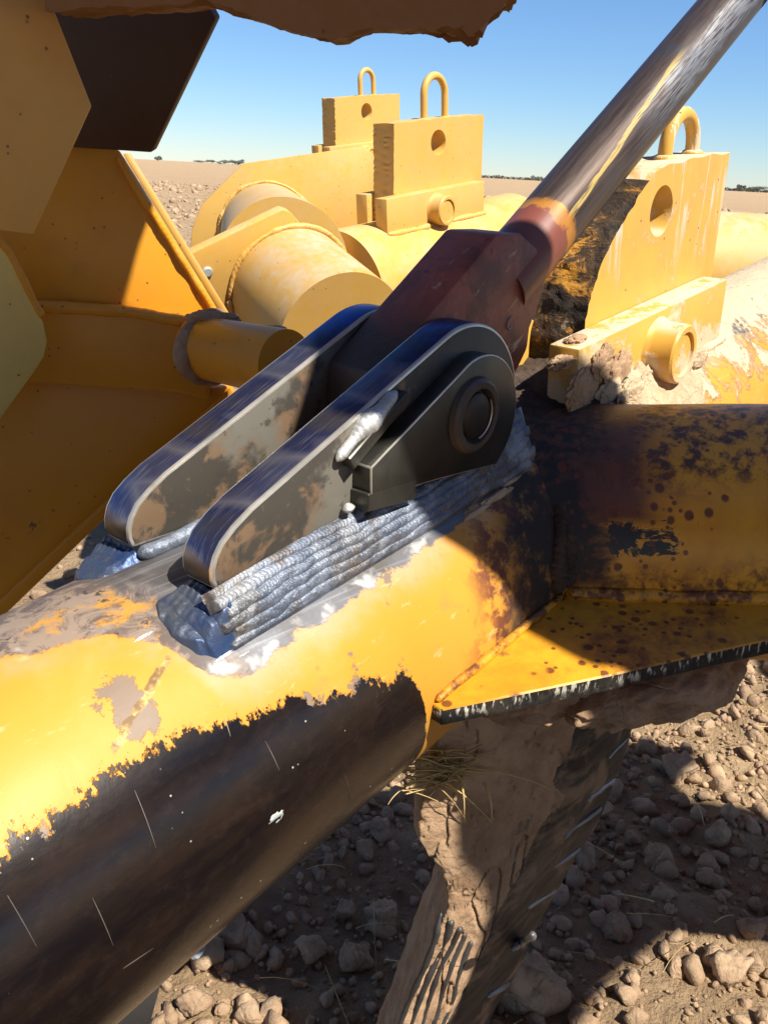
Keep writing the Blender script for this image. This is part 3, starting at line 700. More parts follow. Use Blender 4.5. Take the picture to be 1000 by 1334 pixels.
part('gusset_weld', bead([(0.480, 0.158, 0.004), (0.56, 0.157, 0.004), (0.70, 0.157, 0.004)], 0.0042, 0.009, 4), M['tube'], PF)
part('gusset_weld', bead([(0.704, 0.158, 0.002) + TD * 0.0, np.array((0.704, 0.158, 0.003)) + TD * 0.2, np.array((0.704, 0.158, 0.003)) + TD * 0.6], 0.008, 0.008, 6), M['tube'], PF)
# dark fillet weld where tube and pipe meet
jw = []
for a in np.radians(np.linspace(4, 100, 22)):
    b_ = R0 * cos(a); h_ = R0 * sin(a); off = RT_ - math.sqrt(max(RT_ ** 2 - min(h_, RT_ * 0.995) ** 2, 0))
    # point where the pipe surface meets the tube surface (n = towards the viewer)
    s_ = 0.706 + (off - 0.574 * (0.156 - b_) * 1.0) / 0.819 + (0.156 - b_) * 1.40 - off * 0.35
    jw.append((s_ - 0.004, b_ * 1.02, h_ * 1.02))
for k, (r_, d_) in enumerate(((0.010, 0.0), (0.008, -0.014))):
    part('junction_weld', bead([(s + d_, b, h) for s, b, h in jw], r_, 0.009, 11 + k, wobble=0.45, amp=0.2), M['blackmud'], PF)

# the two lugs
def arc(c, r, a0, a1, n): return [(c[0] + r * cos(radians(a)), c[1] + r * sin(radians(a))) for a in np.linspace(a0, a1, n)]
PINC = (0.637, 0.203)
LUG = [(0.3235, 0.164), (0.3215, 0.173), (0.3225, 0.182), (0.327, 0.1915), (0.335, 0.2005), (0.348, 0.2085), (0.366, 0.2165)] + arc(PINC, 0.0925, 108, -28, 26) + [(0.735, 0.135), (0.60, 0.135), (0.45, 0.150)]
def lug(b0, b1):
    me = prism([(s, b0, h) for s, h in LUG], (0, b1 - b0, 0), 0.0032, 2, bevel_mat=2)
    o = part('lug', me, [M['lug'], M['blue'], M['arris']], PF)
    for p in me.polygons:
        if p.material_index != 2 and abs(p.normal.y) < 0.5: p.material_index = 1
    return o
l1 = lug(0.0345, 0.0715); l1['label'] = 'near thick steel lug with blued top edge and keeper on its face'
l2 = lug(-0.0345, -0.0715); l2['label'] = 'far thick steel lug with blued top edge'
# stop block, its welds and the fresh bead above the keeper
stop = part('stop_block', prism([(0.472, 0.0713, 0.176), (0.535, 0.0713, 0.163), (0.538, 0.0713, 0.182), (0.474, 0.0713, 0.192)], (0, 0.021, 0), 0.001, 1), M['keeper'], PF)
part('keeper_bar', prism([(0.462, 0.0713, 0.226), (0.540, 0.0713, 0.262), (0.545, 0.0713, 0.254), (0.468, 0.0713, 0.214)], (0, 0.012, 0), 0.001, 1), M['keeper'], PF)
part('tack_weld', bead([(0.455, 0.0755, 0.2245), (0.500, 0.0755, 0.2475), (0.532, 0.0755, 0.263)], 0.0076, 0.0050, 3, amp=0.05, wobble=0.4), M['weldbright'], PF)
part('tack_weld', bead([(0.462, 0.076, 0.183), (0.463, 0.077, 0.174)], 0.008, 0.006, 5), M['weldbright'], PF)

# stacked weld passes down the near side of the near lug
def weld_bank(s0, s1, ns, nt, passes, seed):
    S, T = np.meshgrid(np.linspace(s0, s1, ns), np.linspace(0, 1, nt), indexing='ij'); s, t = S.ravel(), T.ravel()
    q = np.stack([s, t * 0.055, 0 * s + seed], 1)
    lift = 0.016 * np.clip((s - 0.58) / 0.15, 0, 1) ** 1.2 - 0.003 * np.clip((0.40 - s) / 0.08, 0, 1)
    a0 = radians(52.5); b1, h1 = R0 * cos(a0), R0 * sin(a0)
    b = 0.0715 + (b1 - 0.0715) * t; h = 0.170 + (h1 - 0.170) * t + lift * (1 - t)
    bulge = 0.0055 * np.sin(pi * np.clip(t, 0, 1)) ** 0.8
    u = t * passes + 0.55 * fbm(q, 22, 3, seed) + 0.16 * fbm(q, 90, 2, seed + 1)
    ridge = np.abs(np.sin(pi * u)) ** 0.6; row = np.floor(u)
    rip = np.sin(2 * pi * (s / (0.0036 + 0.0007 * np.sin(row * 2.1)) + 0.8 * np.abs((u % 1.0) - 0.5) + row * 0.37 + 0.8 * fbm(q, 60, 2, seed + 3)))
    d = bulge + 0.0017 * ridge + 0.00030 * rip * ridge + 0.0012 * fbm(q, 45, 3, seed + 5) + 0.0006 * fbm(q, 260, 2, seed + 8)
    e = np.clip(np.minimum(s - s0 - 0.004 * np.sin(row * 3.7), s1 - s - 0.006 * (1 + np.sin(row * 2.9))) / 0.008, 0, 1); e = e * e * (3 - 2 * e); f = np.clip((1 - t) / 0.06, 0, 1)
    d = d * e * (0.25 + 0.75 * f) - 0.0045 * (1 - e) - 0.0012 * (1 - f)
    P = np.stack([s, b + 0.80 * d, h + 0.60 * d], 1)
    return fast_mesh(P, grid_faces(ns, nt))
part('weld_bank', weld_bank(0.312, 0.745, 760, 110, 6, 21), M['weld'], PF)['label'] = 'stack of rippled weld passes under the near lug'
def toe_pad(b0, b1, seed, s0=0.284, s1=0.3265):
    ns, nb = 90, 110; S, B = np.meshgrid(np.linspace(s0, s1, ns), np.linspace(b0, b1, nb), indexing='ij')
    P = np.stack([S.ravel(), B.ravel(), 0 * S.ravel()], 1); s, b = P[:, 0], P[:, 1]
    x = (s - s0) / (s1 - s0) + 0.10 * fbm(P, 45, 3, seed); y = np.clip(np.minimum(b - b0, b1 - b) / 0.014, 0, 1); y = y * y * (3 - 2 * y)
    k = np.clip(x, 0, 1); lay = k * 3.2; stepk = (np.floor(lay) + np.clip((lay % 1.0) * 1.6, 0, 1) ** 0.7) / 3.6
    ridge = 0.00045 * np.sin((b - b0) * 900 + 6 * x + 3 * fbm(P, 60, 2, seed + 1))
    h = (np.clip(stepk, 0, 1) * (0.161 - np.sqrt(R0 ** 2 - np.minimum(b, 0.13) ** 2)) + ridge * k + 0.0014 * fbm(P, 120, 3, seed + 2)) * y - 0.0025 * (1 - y) - 0.002 * (k < 0.02)
    bc = (b0 + b1) / 2; rad = ((s - s1) / (s1 - s0)) ** 2 * 0.9 + ((b - bc) / ((b1 - b0) / 2)) ** 2 * 0.75 + 0.25 * fbm(P, 50, 3, seed + 5); h = h - 0.010 * np.clip((rad - 0.85) / 0.25, 0, 1)
    P[:, 2] = np.sqrt(R0 ** 2 - b ** 2) + h
    part('toe_weld', fast_mesh(P, grid_faces(ns, nb)[:, ::-1]), M['weldblue'], PF)
toe_pad(0.024, 0.096, 50); toe_pad(-0.094, -0.026, 60)
# inner fillet of the far lug and the chin of the gap
part('weld_pass', bead([(0.325, -0.031, 0.158), (0.45, -0.031, 0.156), (0.62, -0.031, 0.156)], 0.0075, 0.007, 71), M['weld'], PF)
part('weld_pass', bead([(0.33, 0.031, 0.157), (0.45, 0.031, 0.156), (0.62, 0.031, 0.156)], 0.0075, 0.007, 73), M['weld'], PF)
# run-on bead splashes on the pipe top
for k, (s, ang, l) in enumerate(((0.292, 58, 0.012), (0.300, 53, 0.016), (0.318, 50.5, 0.010), (0.262, 70, 0.014))):
    a0_ = radians(ang); a1_ = radians(ang + 3)
    part('spatter', lump((s + l / 2, (R0 - 0.0006) * cos(a0_), (R0 - 0.0006) * sin(a0_)), l * 0.6, 80 + k, 4, 0.55, f=2.4, squash=(1.0, 0.16, 0.20)), M['weldbright'], PF)
# peeled grey-white skin below the welds
for k, (s, ang, l) in enumerate(((0.655, 50.5, 0.030), (0.690, 52.5, 0.016), (0.62, 49.5, 0.022))):
    a_ = radians(ang); part('paint_flake', lump((s, R0 * cos(a_), R0 * sin(a_)), l, 30 + k, 4, 0.5, f=2.5, squash=(1.0, 0.10, 0.16)), M['mud'], PF)
# pale scrape on the dark flank
a_ = radians(5); part('paint_scrape', lump((0.292, (R0 - 0.001) * cos(a_), (R0 - 0.001) * sin(a_)), 0.012, 4, 4, 0.7, f=2.2, squash=(1.0, 0.10, 0.45)), M['scuff'], PF)

part('under_bracket', prism([loc(at(*p, 0.86)) for p in ((214, 1268), (192, 1350), (90, 1400), (120, 1300))], (0.02, -0.05, -0.02), 0.002), M['black'], PF)
for k, ((s0, g0), (s1, g1)) in enumerate(SCR):
    part('scratch', tube([(s0 + (s1 - s0) * x, (R0 + 0.0001) * cos(radians(g0 + (g1 - g0) * x)), (R0 + 0.0001) * sin(radians(g0 + (g1 - g0) * x))) for x in np.linspace(0, 1, 10)], [0.00010 + 0.00022 * sin(pi * x) for x in np.linspace(0, 1, 10)], 6), M['scratch'], PF)
for k, (s, b, h, r_) in enumerate(((0.925, 0.080, 0.150, 0.024), (0.97, 0.088, 0.138, 0.026), (1.012, 0.086, 0.146, 0.020), (1.10, 0.094, 0.134, 0.026), (1.16, 0.092, 0.134, 0.024), (0.885, 0.070, 0.150, 0.020)  )):
    part('mud_lump', lump((s, b, h), r_, 60 + k, 5, 0.5, f=2.4, squash=(1.5, 0.30, 0.7)), M['mud'], PF)
for k, (s, b, h, r_) in enumerate(((0.853, 0.058, 0.205, 0.024), (0.862, 0.076, 0.170, 0.026), (0.905, 0.078, 0.190, 0.022), (0.88, 0.055, 0.222, 0.016), (0.95, 0.079, 0.165, 0.026))):
    part('mud_lump', lump((s, b, h), r_, 160 + k, 5, 0.6, f=2.6, squash=(1.2, 0.16 if b > 0.07 else 0.6, 1.0 if b > 0.07 else 0.3)), M['crust'], PF)
# saddle bars, boss and pin that hold the upright shank on the pipe
def saddle(root, ds, db, dh, pmat, bmat):
    part('saddle_bar', box(0.852 + ds, 1.282 + ds, 0.0352 + db, 0.075 + db, 0.10 + dh, 0.221 + dh, 0.003), pmat, root)
    part('saddle_bar', box(0.90 + ds, 1.282 + ds, -0.075 + db, -0.0352 + db, 0.10 + dh, 0.221 + dh, 0.003), pmat, root)
    part('seam_weld', bead([(0.85 + ds, 0.079 + db, 0.134 + dh), (1.06 + ds, 0.080 + db, 0.132 + dh), (1.285 + ds, 0.079 + db, 0.134 + dh)], 0.0075, 0.010, 140 + int(ds * 10), amp=0.15, wobble=0.3, step=0.0016), pmat, root)
    bo = part('pin_boss', lathe((1.058 + ds, 0.074 + db, 0.170 + dh), (0, 1, 0), [(0, 0.044), (0.006, 0.040), (0.010, 0.0385), (0.037, 0.0385), (0.040, 0.036), (0.040, 0.029), (0.036, 0.0285), (0.036, 0.0265)]), bmat, root)
    part('pin', lathe((1.058 + ds, 0.10 + db, 0.170 + dh), (0, 1, 0), [(0, 0.026), (0.0085, 0.026), (0.0105, 0.024)]), bmat, bo)
saddle(PF, 0, 0, 0, M['muddy'], M['muddy'])
# mud packed along the saddle and on the pipe behind the cross tube
def mud_sheet(name, s0, s1, b0, b1, seed, hfun, mat, root, ns=90, nb=50):
    S, B = np.meshgrid(np.linspace(s0, s1, ns), np.linspace(b0, b1, nb), indexing='ij')
    P = np.stack([S.ravel(), B.ravel(), 0 * S.ravel()], 1)
    P[:, 2] = hfun(P[:, 0], P[:, 1], fbm(P + seed, 22, 5, seed, 0.6), fbm(P + seed, 7, 3, seed + 1))
    return part(name, fast_mesh(P, grid_faces(ns, nb)), mat, root)
def pipe_top(b): return np.sqrt(np.maximum(R0 ** 2 - b ** 2, 1e-5))
mud_sheet('mud_crust', 0.93, 1.26, 0.055, 0.142, 3, lambda s, b, n, m: pipe_top(np.minimum(b, 0.152)) + 0.004 + 0.010 * n + 0.042 * np.clip(1 - abs(b - 0.078) / 0.050, 0, 1) * np.clip(1 - abs(s - 1.00) / 0.17, 0, 1) * (0.8 + 0.5 * n) - 0.018 * np.clip((s - 1.10) / 0.15, 0, 1) - 0.022 * np.clip((0.97 - s) / 0.04, 0, 1), M['mud'], PF)
mud_sheet('oily_mud', 0.755, 0.97, -0.06, 0.085, 5, lambda s, b, n, m: np.maximum(pipe_top(b), 0) + 0.006 + 0.012 * n + 0.012 * m + 0.02 * np.clip((s - 0.84) / 0.08, 0, 1), M['blackmud'], PF)

# ------------------------------------------------------------------ flag pin in the clevis
CP = empty('clevis_pin', 'dark clevis pin with teardrop keeper plate through the two lugs', 'pin', (PINC[0], 0, PINC[1]), MF)
FL = [(0.477, 0.186), (0.4785, 0.2145)] + arc((0.634, 0.207), 0.0635, 117, -62, 24) + [(0.575, 0.169)]
part('keeper_plate', prism([(s, 0.0717, h) for s, h in FL], (0, 0.0205, 0), 0.0013, 2, bevel_mat=1), [M['keeper'], M['arris']], CP)
part('pin_head', lathe((0.622, 0.0915, 0.217), (0, 1, 0), [(0, 0.0370), (0.006, 0.0355), (0.0085, 0.032), (0.0085, 0.0265), (-0.002, 0.0235), (-0.002, 0.002)], 40), M['ring'], CP)
part('pin_core', lathe((0.622, 0.0885, 0.217), (0, 1, 0), [(0, 0.0220), (0.008, 0.0215), (0.0095, 0.019), (0.0095, 0.002)], 36), M['pin'], CP)
part('bright_nick', tube([(0.622 + 0.0225 * cos(a), 0.0985, 0.217 + 0.0225 * sin(a)) for a in np.linspace(-1.5, 0.5, 14)], 0.0009, 6), M['arris'], CP)
part('pin_shaft', cyl((PINC[0], -0.085, PINC[1]), (PINC[0], 0.0716, PINC[1]), 0.028), M['pin'], CP)

# ------------------------------------------------------------------ link rod
ra = nrm(FA * 0.716 + FV * 0.363); rb = FB; rc = np.cross(ra, rb); rc = rc if rc[2] > 0 else -rc
RO = W(0.64, 0, 0.215)
MR = Matrix([[ra[i], rb[i], rc[i], RO[i]] for i in range(3)] + [[0, 0, 0, 1]])
LR = empty('link_rod', 'dark scuffed steel rod rising from the clevis with a red primed end', 'rod', (0, 0, 0), MR)
def rod_r(t, a, P):
    x = P[:, 0]; th = np.clip((x - 0.815) / 0.008, 0, 1)
    return th * 0.0016 * (np.abs(((x / 0.0055) % 1.0) - 0.5) * 4 - 1) - th * 0.001
part('rod_shaft', cyl((0.17, 0, 0), (1.9, 0, 0), 0.0372, 1500, 48, disp=rod_r), M['rod'], LR)
def rl(s, h):                                          # frame (s,h) -> rod plane (x,z)
    d = W(s, 0, h) - RO; return (d @ ra, d @ rc)
RE = [(0.555, 0.225), (0.560, 0.262), (0.632, 0.299), (0.745, 0.358), (0.790, 0.352), (0.846, 0.318), (0.846, 0.298), (0.832, 0.270), (0.815, 0.247), (0.812, 0.225), (0.800, 0.212), (0.770, 0.185)] + arc(PINC, 0.072, -35, -165, 10)
REp = [rl(s, h) for s, h in RE]
part('rod_end', prism([(x, -0.0325, z) for x, z in REp], (0, 0.065, 0), 0.004, 2), M['oxide'], LR)
x0, z0 = rl(0.775, 0.262)
part('paint_mark', tube([(x0 + 0.008 * cos(a), 0.0327, z0 + 0.006 * sin(a)) for a in np.linspace(0.9, 4.4, 12)], 0.0011, 6), M['scuff'], LR)

# ------------------------------------------------------------------ upright shanks with lifting loops
SH = [(0.927, 0.150), (0.927, 0.201), (0.942, 0.248), (0.962, 0.288), (0.990, 0.315), (1.030, 0.345), (1.068, 0.373), (1.090, 0.385), (1.13, 0.388), (1.24, 0.390), (1.330, 0.386), (1.326, 0.300), (1.323, 0.207), (1.320, 0.150)]
SQ = [(0.927, 0.150), (0.927, 0.205), (0.936, 0.390), (1.13, 0.392), (1.330, 0.390), (1.326, 0.300), (1.323, 0.207), (1.320, 0.150)]
def shank(name, label, ds, db, dh, outline, cutmats, mat, seed, loopmat, rough, rid, lc, lw, lh):
    base = (1.12 + ds, db, 0.15 + dh)
    root = empty(name, label, 'shank', base, MF, 'upright shanks with lifting loops')
    O = resample(outline, 0.006)
    rng = np.random.default_rng(seed); ph = rng.random(8) * 6
    def ed(i, x, y, w):
        if y > 0.384 and x > 1.0: return (0, 0.0012 * sin(x * 90 + w * 7 + ph[0]))
        if x < 1.10 and y > 0.16:
            p = np.array([[x * 1.0, y, w * 0.07]]) + seed
            k = rough * (float(fbm(p * np.array([[1, 1.6, 0.8]]), 42, 4, seed, 0.65)[0]) * 1.2 + rid * sin(y * 430 + 2.2 * sin(w * 5 + ph[1]) + ph[2] + 3 * sin(y * 70)) * (0.6 + 0.4 * sin(w * 9 + ph[3])))
            return (k, -0.45 * k)
        return (0, 0)
    hole = [(1.119 + 0.031 * cos(a), 0.333 + 0.030 * sin(a)) for a in np.linspace(0, 2 * pi, 40, endpoint=False)]
    me = slab(O, hole, lambda x, y, w: (x + ds, 0.035 - 0.07 * w + db, y + dh), 14, ed)
    o = part('plate', me, [mat, cutmats], root)
    for p in me.polygons:
        c = p.center
        if c.x - ds < 1.075 and abs(p.normal.y) < 0.75 and c.z - dh < 0.385 and (c.x - ds - 1.119) ** 2 + (c.z - dh - 0.333) ** 2 > 0.0016: p.material_index = 1
    y0 = 0.386; lp = []
    for t in np.linspace(0, 1, 40):
        st = lh - lw
        if t < 0.25: lp.append((lc - lw, y0 + st * t / 0.25))
        elif t > 0.75: lp.append((lc + lw, y0 + st * (1 - t) / 0.25))
        else:
            a = pi * (1 - (t - 0.25) / 0.5); lp.append((lc + lw * cos(a), y0 + st + lw * sin(a)))
    part('lifting_loop', tube([(x + ds, db + 0.0, y + dh) for x, y in lp], 0.0098, 14), loopmat, root)
    for xx in (lc - lw, lc + lw):
        part('loop_weld', lump((xx + ds, db, 0.389 + dh), 0.015, seed + int(xx * 100), 3, 0.3, squash=(1.1, 1.0, 0.45)), mat, root)
    return root
D2 = (0.880, -1.04, 0.0); D1 = (1.745, -2.07, 0.034)
shank('ripper_shank', 'near yellow upright shank with charred torch-cut end and pale mud runs', 0, 0, 0, SH, M['cut'], M['muddy'], 3, M['muddy'], 0.0055, 0.12, 1.234, 0.044, 0.056)
shank('ripper_shank', 'clean yellow upright shank in the middle, round hole and loop on top', *D2, SQ, M['yellow'], M['yellow'], 8, M['yellow'], 0.0022, 0.8, 1.148, 0.046, 0.108)
shank('ripper_shank', 'farthest and smallest yellow upright shank with lifting loop', *D1, SQ, M['yellow'], M['yellow'], 12, M['yellow'], 0.0022, 0.8, 1.165, 0.040, 0.098)

# ------------------------------------------------------------------ holders of the two farther shanks
def ring_weld(c, d, r, seed, root, mat, rr=0.008):
    x, y, d = frame_of(d); c = np.asarray(c)
    part('ring_weld', bead([c + (x * cos(a) + y * sin(a)) * r for a in np.linspace(0, 2 * pi, 90)], rr, 0.014, seed, step=0.002, amp=0.13, wobble=0.35), mat, root)
def holder(label, D, x_far, x_near, flange, fth, pr, seed, send):
    base = (1.7 + D[0] - 0.88, D[1], -0.16 + D[2])
    root = empty('shank_holder', label, 'frame', base, MF, 'pipe holders of the farther shanks')
    saddle(root, *D, M['yellow'], M['yellow'])
    a = loc(x_far); b = loc(x_near); d = nrm(b - a)
    part('holder_pipe', cyl((0.74 + D[0], D[1], D[2]), (send, D[1], D[2]), R0, 60, 96, disp=lambda t, a_, P: 0.0008 * vnoise(P, 9, seed)), M['yellow'], root)
    part('link_pipe', cyl(a - d * 0.02, b, pr, 60, 96, disp=lambda t, a_, P: 0.0010 * vnoise(P, 8, seed)), M['dusty'], root)
    nw = FA * d[0] + FB * d[1] + FV * d[2]
    pts = [loc(on_plane(u, v, x_far, nw)) for u, v in flange]
    fl = part('flange_plate', prism(pts, -d * fth, 0.003, 2), M['yellow'], root)
    ring_weld(a + d * 0.006, d, pr + 0.004, seed, root, M['yellow'], 0.0065)
    return root, a, d, fl
x2f, x2n = at(379, 377, 2.05), at(446, 442, 1.86)
h2, a2, d2, fl2 = holder('yellow pipe holder and flange under the middle upright shank', D2, x2f, x2n, [(243, 336), (252, 329), (368, 273), (378, 276), (396, 296), (470, 400), (440, 480), (330, 480), (262, 440), (240, 395)], 0.03, 0.150, 31, 2.42)
pb = loc(on_plane(270, 354, x2f, FA * d2[0] + FB * d2[1] + FV * d2[2]))
part('bolt', lathe(pb - d2 * 0.002, d2, [(0, 0.012), (0.006, 0.012), (0.008, 0.009)], 20), M['scuff'], h2)
x1f, x1n = at(349, 303, 2.95), at(370, 345, 2.12)
holder('yellow pipe holder with angular plate under the farthest upright shank', D1, x1f, x1n, [(248, 328), (250.5, 297), (264, 265), (317, 213), (421, 198), (474, 191), (490, 205), (480, 330), (400, 390), (270, 390)], 0.035, R0 * 1.02, 37, 3.25)
# brace between the far pipe and its bar, the pipe passing behind on the right
bp_ = empty('back_pipe', 'dusty yellow pipe passing behind the near shank at the right edge', 'pipe', at(960, 380, 2.25) * np.array([1, 1, 0]) + np.array([0, 0, 0.6]))
pA, pB = at(930, 358, 2.22), at(1110, 366, 2.30)
part('pipe_body', cyl(pA - (pB - pA) * 0.8, pB + (pB - pA) * 3, R0, 40, 80), M['dusty'], bp_)

# ------------------------------------------------------------------ bracket at the left
nL = np.array([sin(radians(168)), cos(radians(168)), 0.0]); pL = at(270, 450, 1.30)
def lp(pts, off=0.0): return [on_plane(u, v, pL + nL * off, nL) for u, v in pts]
LB = empty('side_bracket', 'large orange-yellow welded plate bracket standing left of the clevis', 'bracket', at(150, 620, 1.32))
part('upper_plate', prism(lp([(155, 196), (290, 415), (270, 440), (40, 430), (-60, 380), (-60, 150)]), -nL * 0.02, 0.002), M['orange'], LB)
part('rim_strip', prism(lp([(160, 200), (168, 199), (303, 418), (293, 418)], -0.03), -nL * 0.03, 0.002), M['yellow'], LB)
part('rim_weld', bead([*lp([(153, 203), (220, 312), (284, 414)], 0.002)], 0.006, 0.009, 15), M['orange'], LB)
part('beam_face', prism(lp([(-80, 388), (55, 398), (160, 405), (268, 424), (280, 470), (272, 522), (230, 512), (50, 500), (-80, 495)], 0.022), -nL * 0.05, 0.006, 3), M['orange'], LB)
part('seam_weld', bead(lp([(40, 396), (120, 402), (200, 412), (262, 420)], 0.020), 0.009, 0.012, 17), M['orange'], LB)
part('lower_plate', prism(lp([(-120, 490), (50, 495), (240, 505), (300, 505), (284, 520), (0, 790), (-120, 900)], 0.004), -nL * 0.02, 0.002), M['orange'], LB)
part('rim_strip', prism(lp([(300, 506), (307, 512), (5, 803), (-120, 924), (-120, 902), (0, 782)], 0.012), -nL * 0.035, 0.003), M['orange'], LB)
sa_, sb_ = at(262, 452, 1.27), at(372, 474, 1.14)
part('stub_tube', cyl(sa_, sb_, 0.0455, 30, 56), M['orange'], LB)
part('mud_collar', bead([sa_ + (sb_ - sa_) * 0.10 + (frame_of(sb_ - sa_)[0] * cos(a) + frame_of(sb_ - sa_)[1] * sin(a)) * 0.045 for a in np.linspace(0, 2 * pi, 40)], 0.009, 0.035, 19, amp=0.12, wobble=0.7), M['crust'], LB)
part('mud_lump', lump(at(362, 437, 1.17), 0.016, 5, 4, 0.6), M['mud'], LB)
part('mud_lump', lump(at(275, 416, 1.24), 0.020, 8, 4, 0.6, squash=(1.8, 1, 0.6)), M['crust'], LB)
# rounded pale plate at the picture edge
RP = empty('rounded_plate', 'pale scuffed yellow plate with rounded corner at the left edge', 'plate', at(-40, 560, 1.12))
nR = np.array([sin(radians(150)), cos(radians(150)), 0.0]); pR = at(20, 430, 1.12)
def rp(pts, off=0.0): return [on_plane(u, v, pR + nR * off, nR) for u, v in pts]
part('plate', prism(rp([(-90, 240), (0, 312), (22, 350), (42, 390), (57, 420), (62, 445), (58, 465), (44, 487), (22, 517), (0, 548), (-90, 640)]), -nR * 0.022, 0.003), M['pale'], RP)
part('rim_weld', bead(rp([(-10, 305), (12, 330), (34, 372), (56, 415)], -0.004), 0.006, 0.01, 23), M['orange'], RP)

# ------------------------------------------------------------------ overhead arm with its side plates
OA = empty('overhead_arm', 'shaded overhead arm with angular side plates hanging above the bracket', 'arm', at(150, 30, 1.0))
nT = np.array([sin(radians(150)), cos(radians(150)), 0.0]); pT = at(60, 150, 0.88)
part('side_plate', prism([on_plane(u, v, pT, nT) for u, v in [(-160, -160), (62, -10), (120, 138), (44, 306), (0, 300), (-160, 230)]], -nT * 0.016, 0.002), M['tan'], OA)['label'] = 'tan side plate with a pointed right corner'
nD = nrm((sin(radians(188)), cos(radians(188)), -0.25)); pD = at(200, 100, 1.08)
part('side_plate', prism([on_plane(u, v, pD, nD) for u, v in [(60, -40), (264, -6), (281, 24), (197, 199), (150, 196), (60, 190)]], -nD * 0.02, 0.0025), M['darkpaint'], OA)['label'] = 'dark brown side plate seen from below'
# beam: a box running across overhead, clay hanging from its underside
bA, bB = at(60, -42, 0.86), at(640, -50, 0.80)
def beam_mesh():
    pr = [(60, 14), (150, 10), (268, 2), (311, 19), (380, 40), (425, 51), (448, 52), (470, 42), (490, 36), (525, 38), (560, 37), (600, 43), (628, 46), (636, 18), (674, -2), (690, -60), (60, -60)]
    nB = np.array([0.10, -0.99, 0.0]); pB_ = at(400, 20, 0.80)
    P = [on_plane(u, v, pB_, nB) for u, v in pr]
    O2 = resample([np.array([p[0], p[2]]) for p in P], 0.006)
    ysl = lambda x: pB_[1] + 0.10 / 0.99 * (x - pB_[0])
    rng = 5
    def ed(i, x, z, w):
        k = 0.006 + 0.012 * np.clip((x - 0.0) / 0.05, 0, 1)
        p = np.array([[x, z, w * 0.3]]); return (0.3 * k * float(fbm(p, 40, 4, 3)[0]), k * float(fbm(p + 9, 48, 4, 7, 0.7)[0]))
    return slab(O2, None, lambda x, z, w: (x, ysl(x) + 0.10 * w, z + 0.01 * w), 16, ed)
part('shade_plate', prism([(x, y, 2.2) for x, y in SHADE_CUT], (0, 0, 0.03), 0.003), M['beam'], OA)  # added shade caster, only parented to the arm
for cp_ in SKY_BLOCK: part('shade_plate', prism([(x, y, 2.2) for x, y in cp_], (0, 0, 0.03), 0.003), M['beam'], OA)
for x_ in (-0.85, -0.30): part('shade_plate_rib', prism([(x_, -0.5, 2.231), (x_ + 0.06, -0.5, 2.231), (x_ + 0.06, 0.9, 2.231), (x_, 0.9, 2.231)], (0, 0, 0.08), 0.003), M['beam'], OA)  # made-up stiffeners on the added shade plate
for px_, py_ in ((0.02, 0.70), (-0.45, 0.62)): part('shade_plate_post', cyl((px_, py_ + 0.2, 1.66), (px_, py_, 2.2), 0.04), M['beam'], OA)  # made-up supports for the added shade plate
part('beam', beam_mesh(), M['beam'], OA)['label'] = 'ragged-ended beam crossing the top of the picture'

# ------------------------------------------------------------------ soil-caked shank below the gusset
from mathutils.bvhtree import BVHTree
CS = empty('ground_shank', 'soil-caked steel shank running down into the ground under the gusset', 'shank', (0.60, 0.10, -0.80), MF)
def caked():
    #        v,   left, right edge of the front, right edge of the flank (survey lines on a steep plane)
    rows = np.array([(860, 620, 800, 860), (930, 590, 772, 838), (960, 566, 764, 828), (1000, 553, 750, 814), (1030, 544, 740, 802), (1070, 537, 720, 784), (1100, 538, 702, 766), (1125, 552, 690, 750), (1142, 572, 683, 742),
                     (1190, 578, 657, 714), (1240, 556, 634, 692), (1290, 537, 612, 666), (1334, 520, 590, 641), (1420, 485, 550, 600), (1560, 440, 490, 540)], float)
    nh = 240; vv = np.linspace(860, 1560, nh); nP = np.array([0.45, -0.893, 0.0]); p0 = np.array([0.2, 0.845, 0.7])
    cols = [np.interp(vv, rows[:, 0], rows[:, k]) for k in (1, 2, 3)]
    seg = [(0, 1, 70), (1, 2, 34), (2, 3, 12), (3, 4, 24), (4, 0, 20)]; V = []; N = []; idx = []
    for i in range(nh):
        L_, R_, F_ = (on_plane(c_[i], vv[i], p0, nP) for c_ in cols)
        F_ = on_plane(cols[2][i], vv[i], p0 + (0, 0.075, 0), nP); K = [L_, R_, F_, F_ + (-0.02, 0.10, 0), L_ + (0.01, 0.15, 0)]
        ctr = sum(K) / 5
        for a_, b_, m_ in seg:
            for k in range(m_):
                t_ = k / m_; p = K[a_] * (1 - t_) + K[b_] * t_; n_ = p - ctr; n_[2] = 0; V.append(p - 0.010 * nrm(n_) * (2 * abs(t_ - 0.5)) ** 4); N.append(nrm(n_)); idx.append(1 if a_ == 1 else 0)
    V = np.array(V); N = np.array(N); nv = sum(s_[2] for s_ in seg)
    cr = np.abs(fbm(V * np.array([1, 1, 0.35]), 18, 3, 12)); cr2 = np.abs(fbm(V + 3, 24, 3, 22))
    flank = np.array(idx)
    dsp = 0.009 * fbm(V, 9, 4, 4) + (0.006 - 0.003 * flank) * fbm(V, 36, 5, 8, 0.65) - (1 - flank) * (0.007 * np.clip(1 - cr / 0.03, 0, 1) + 0.004 * np.clip(1 - cr2 / 0.02, 0, 1))
    V = V + N * dsp[:, None]
    V = np.array([loc(p) for p in V])
    return V, grid_faces(nh, nv, True), np.array(idx), nv
cV, cF, cI, _nv = caked(); me = fast_mesh(cV, cF)
o = part('soil_crust', me, [M['crust'], M['flank']], CS); o['label'] = 'brown cracked soil plastered over the shank'
_nj = vnoise(np.array([p.center[:] for p in me.polygons]), 22, 77); cnt = me.polygons
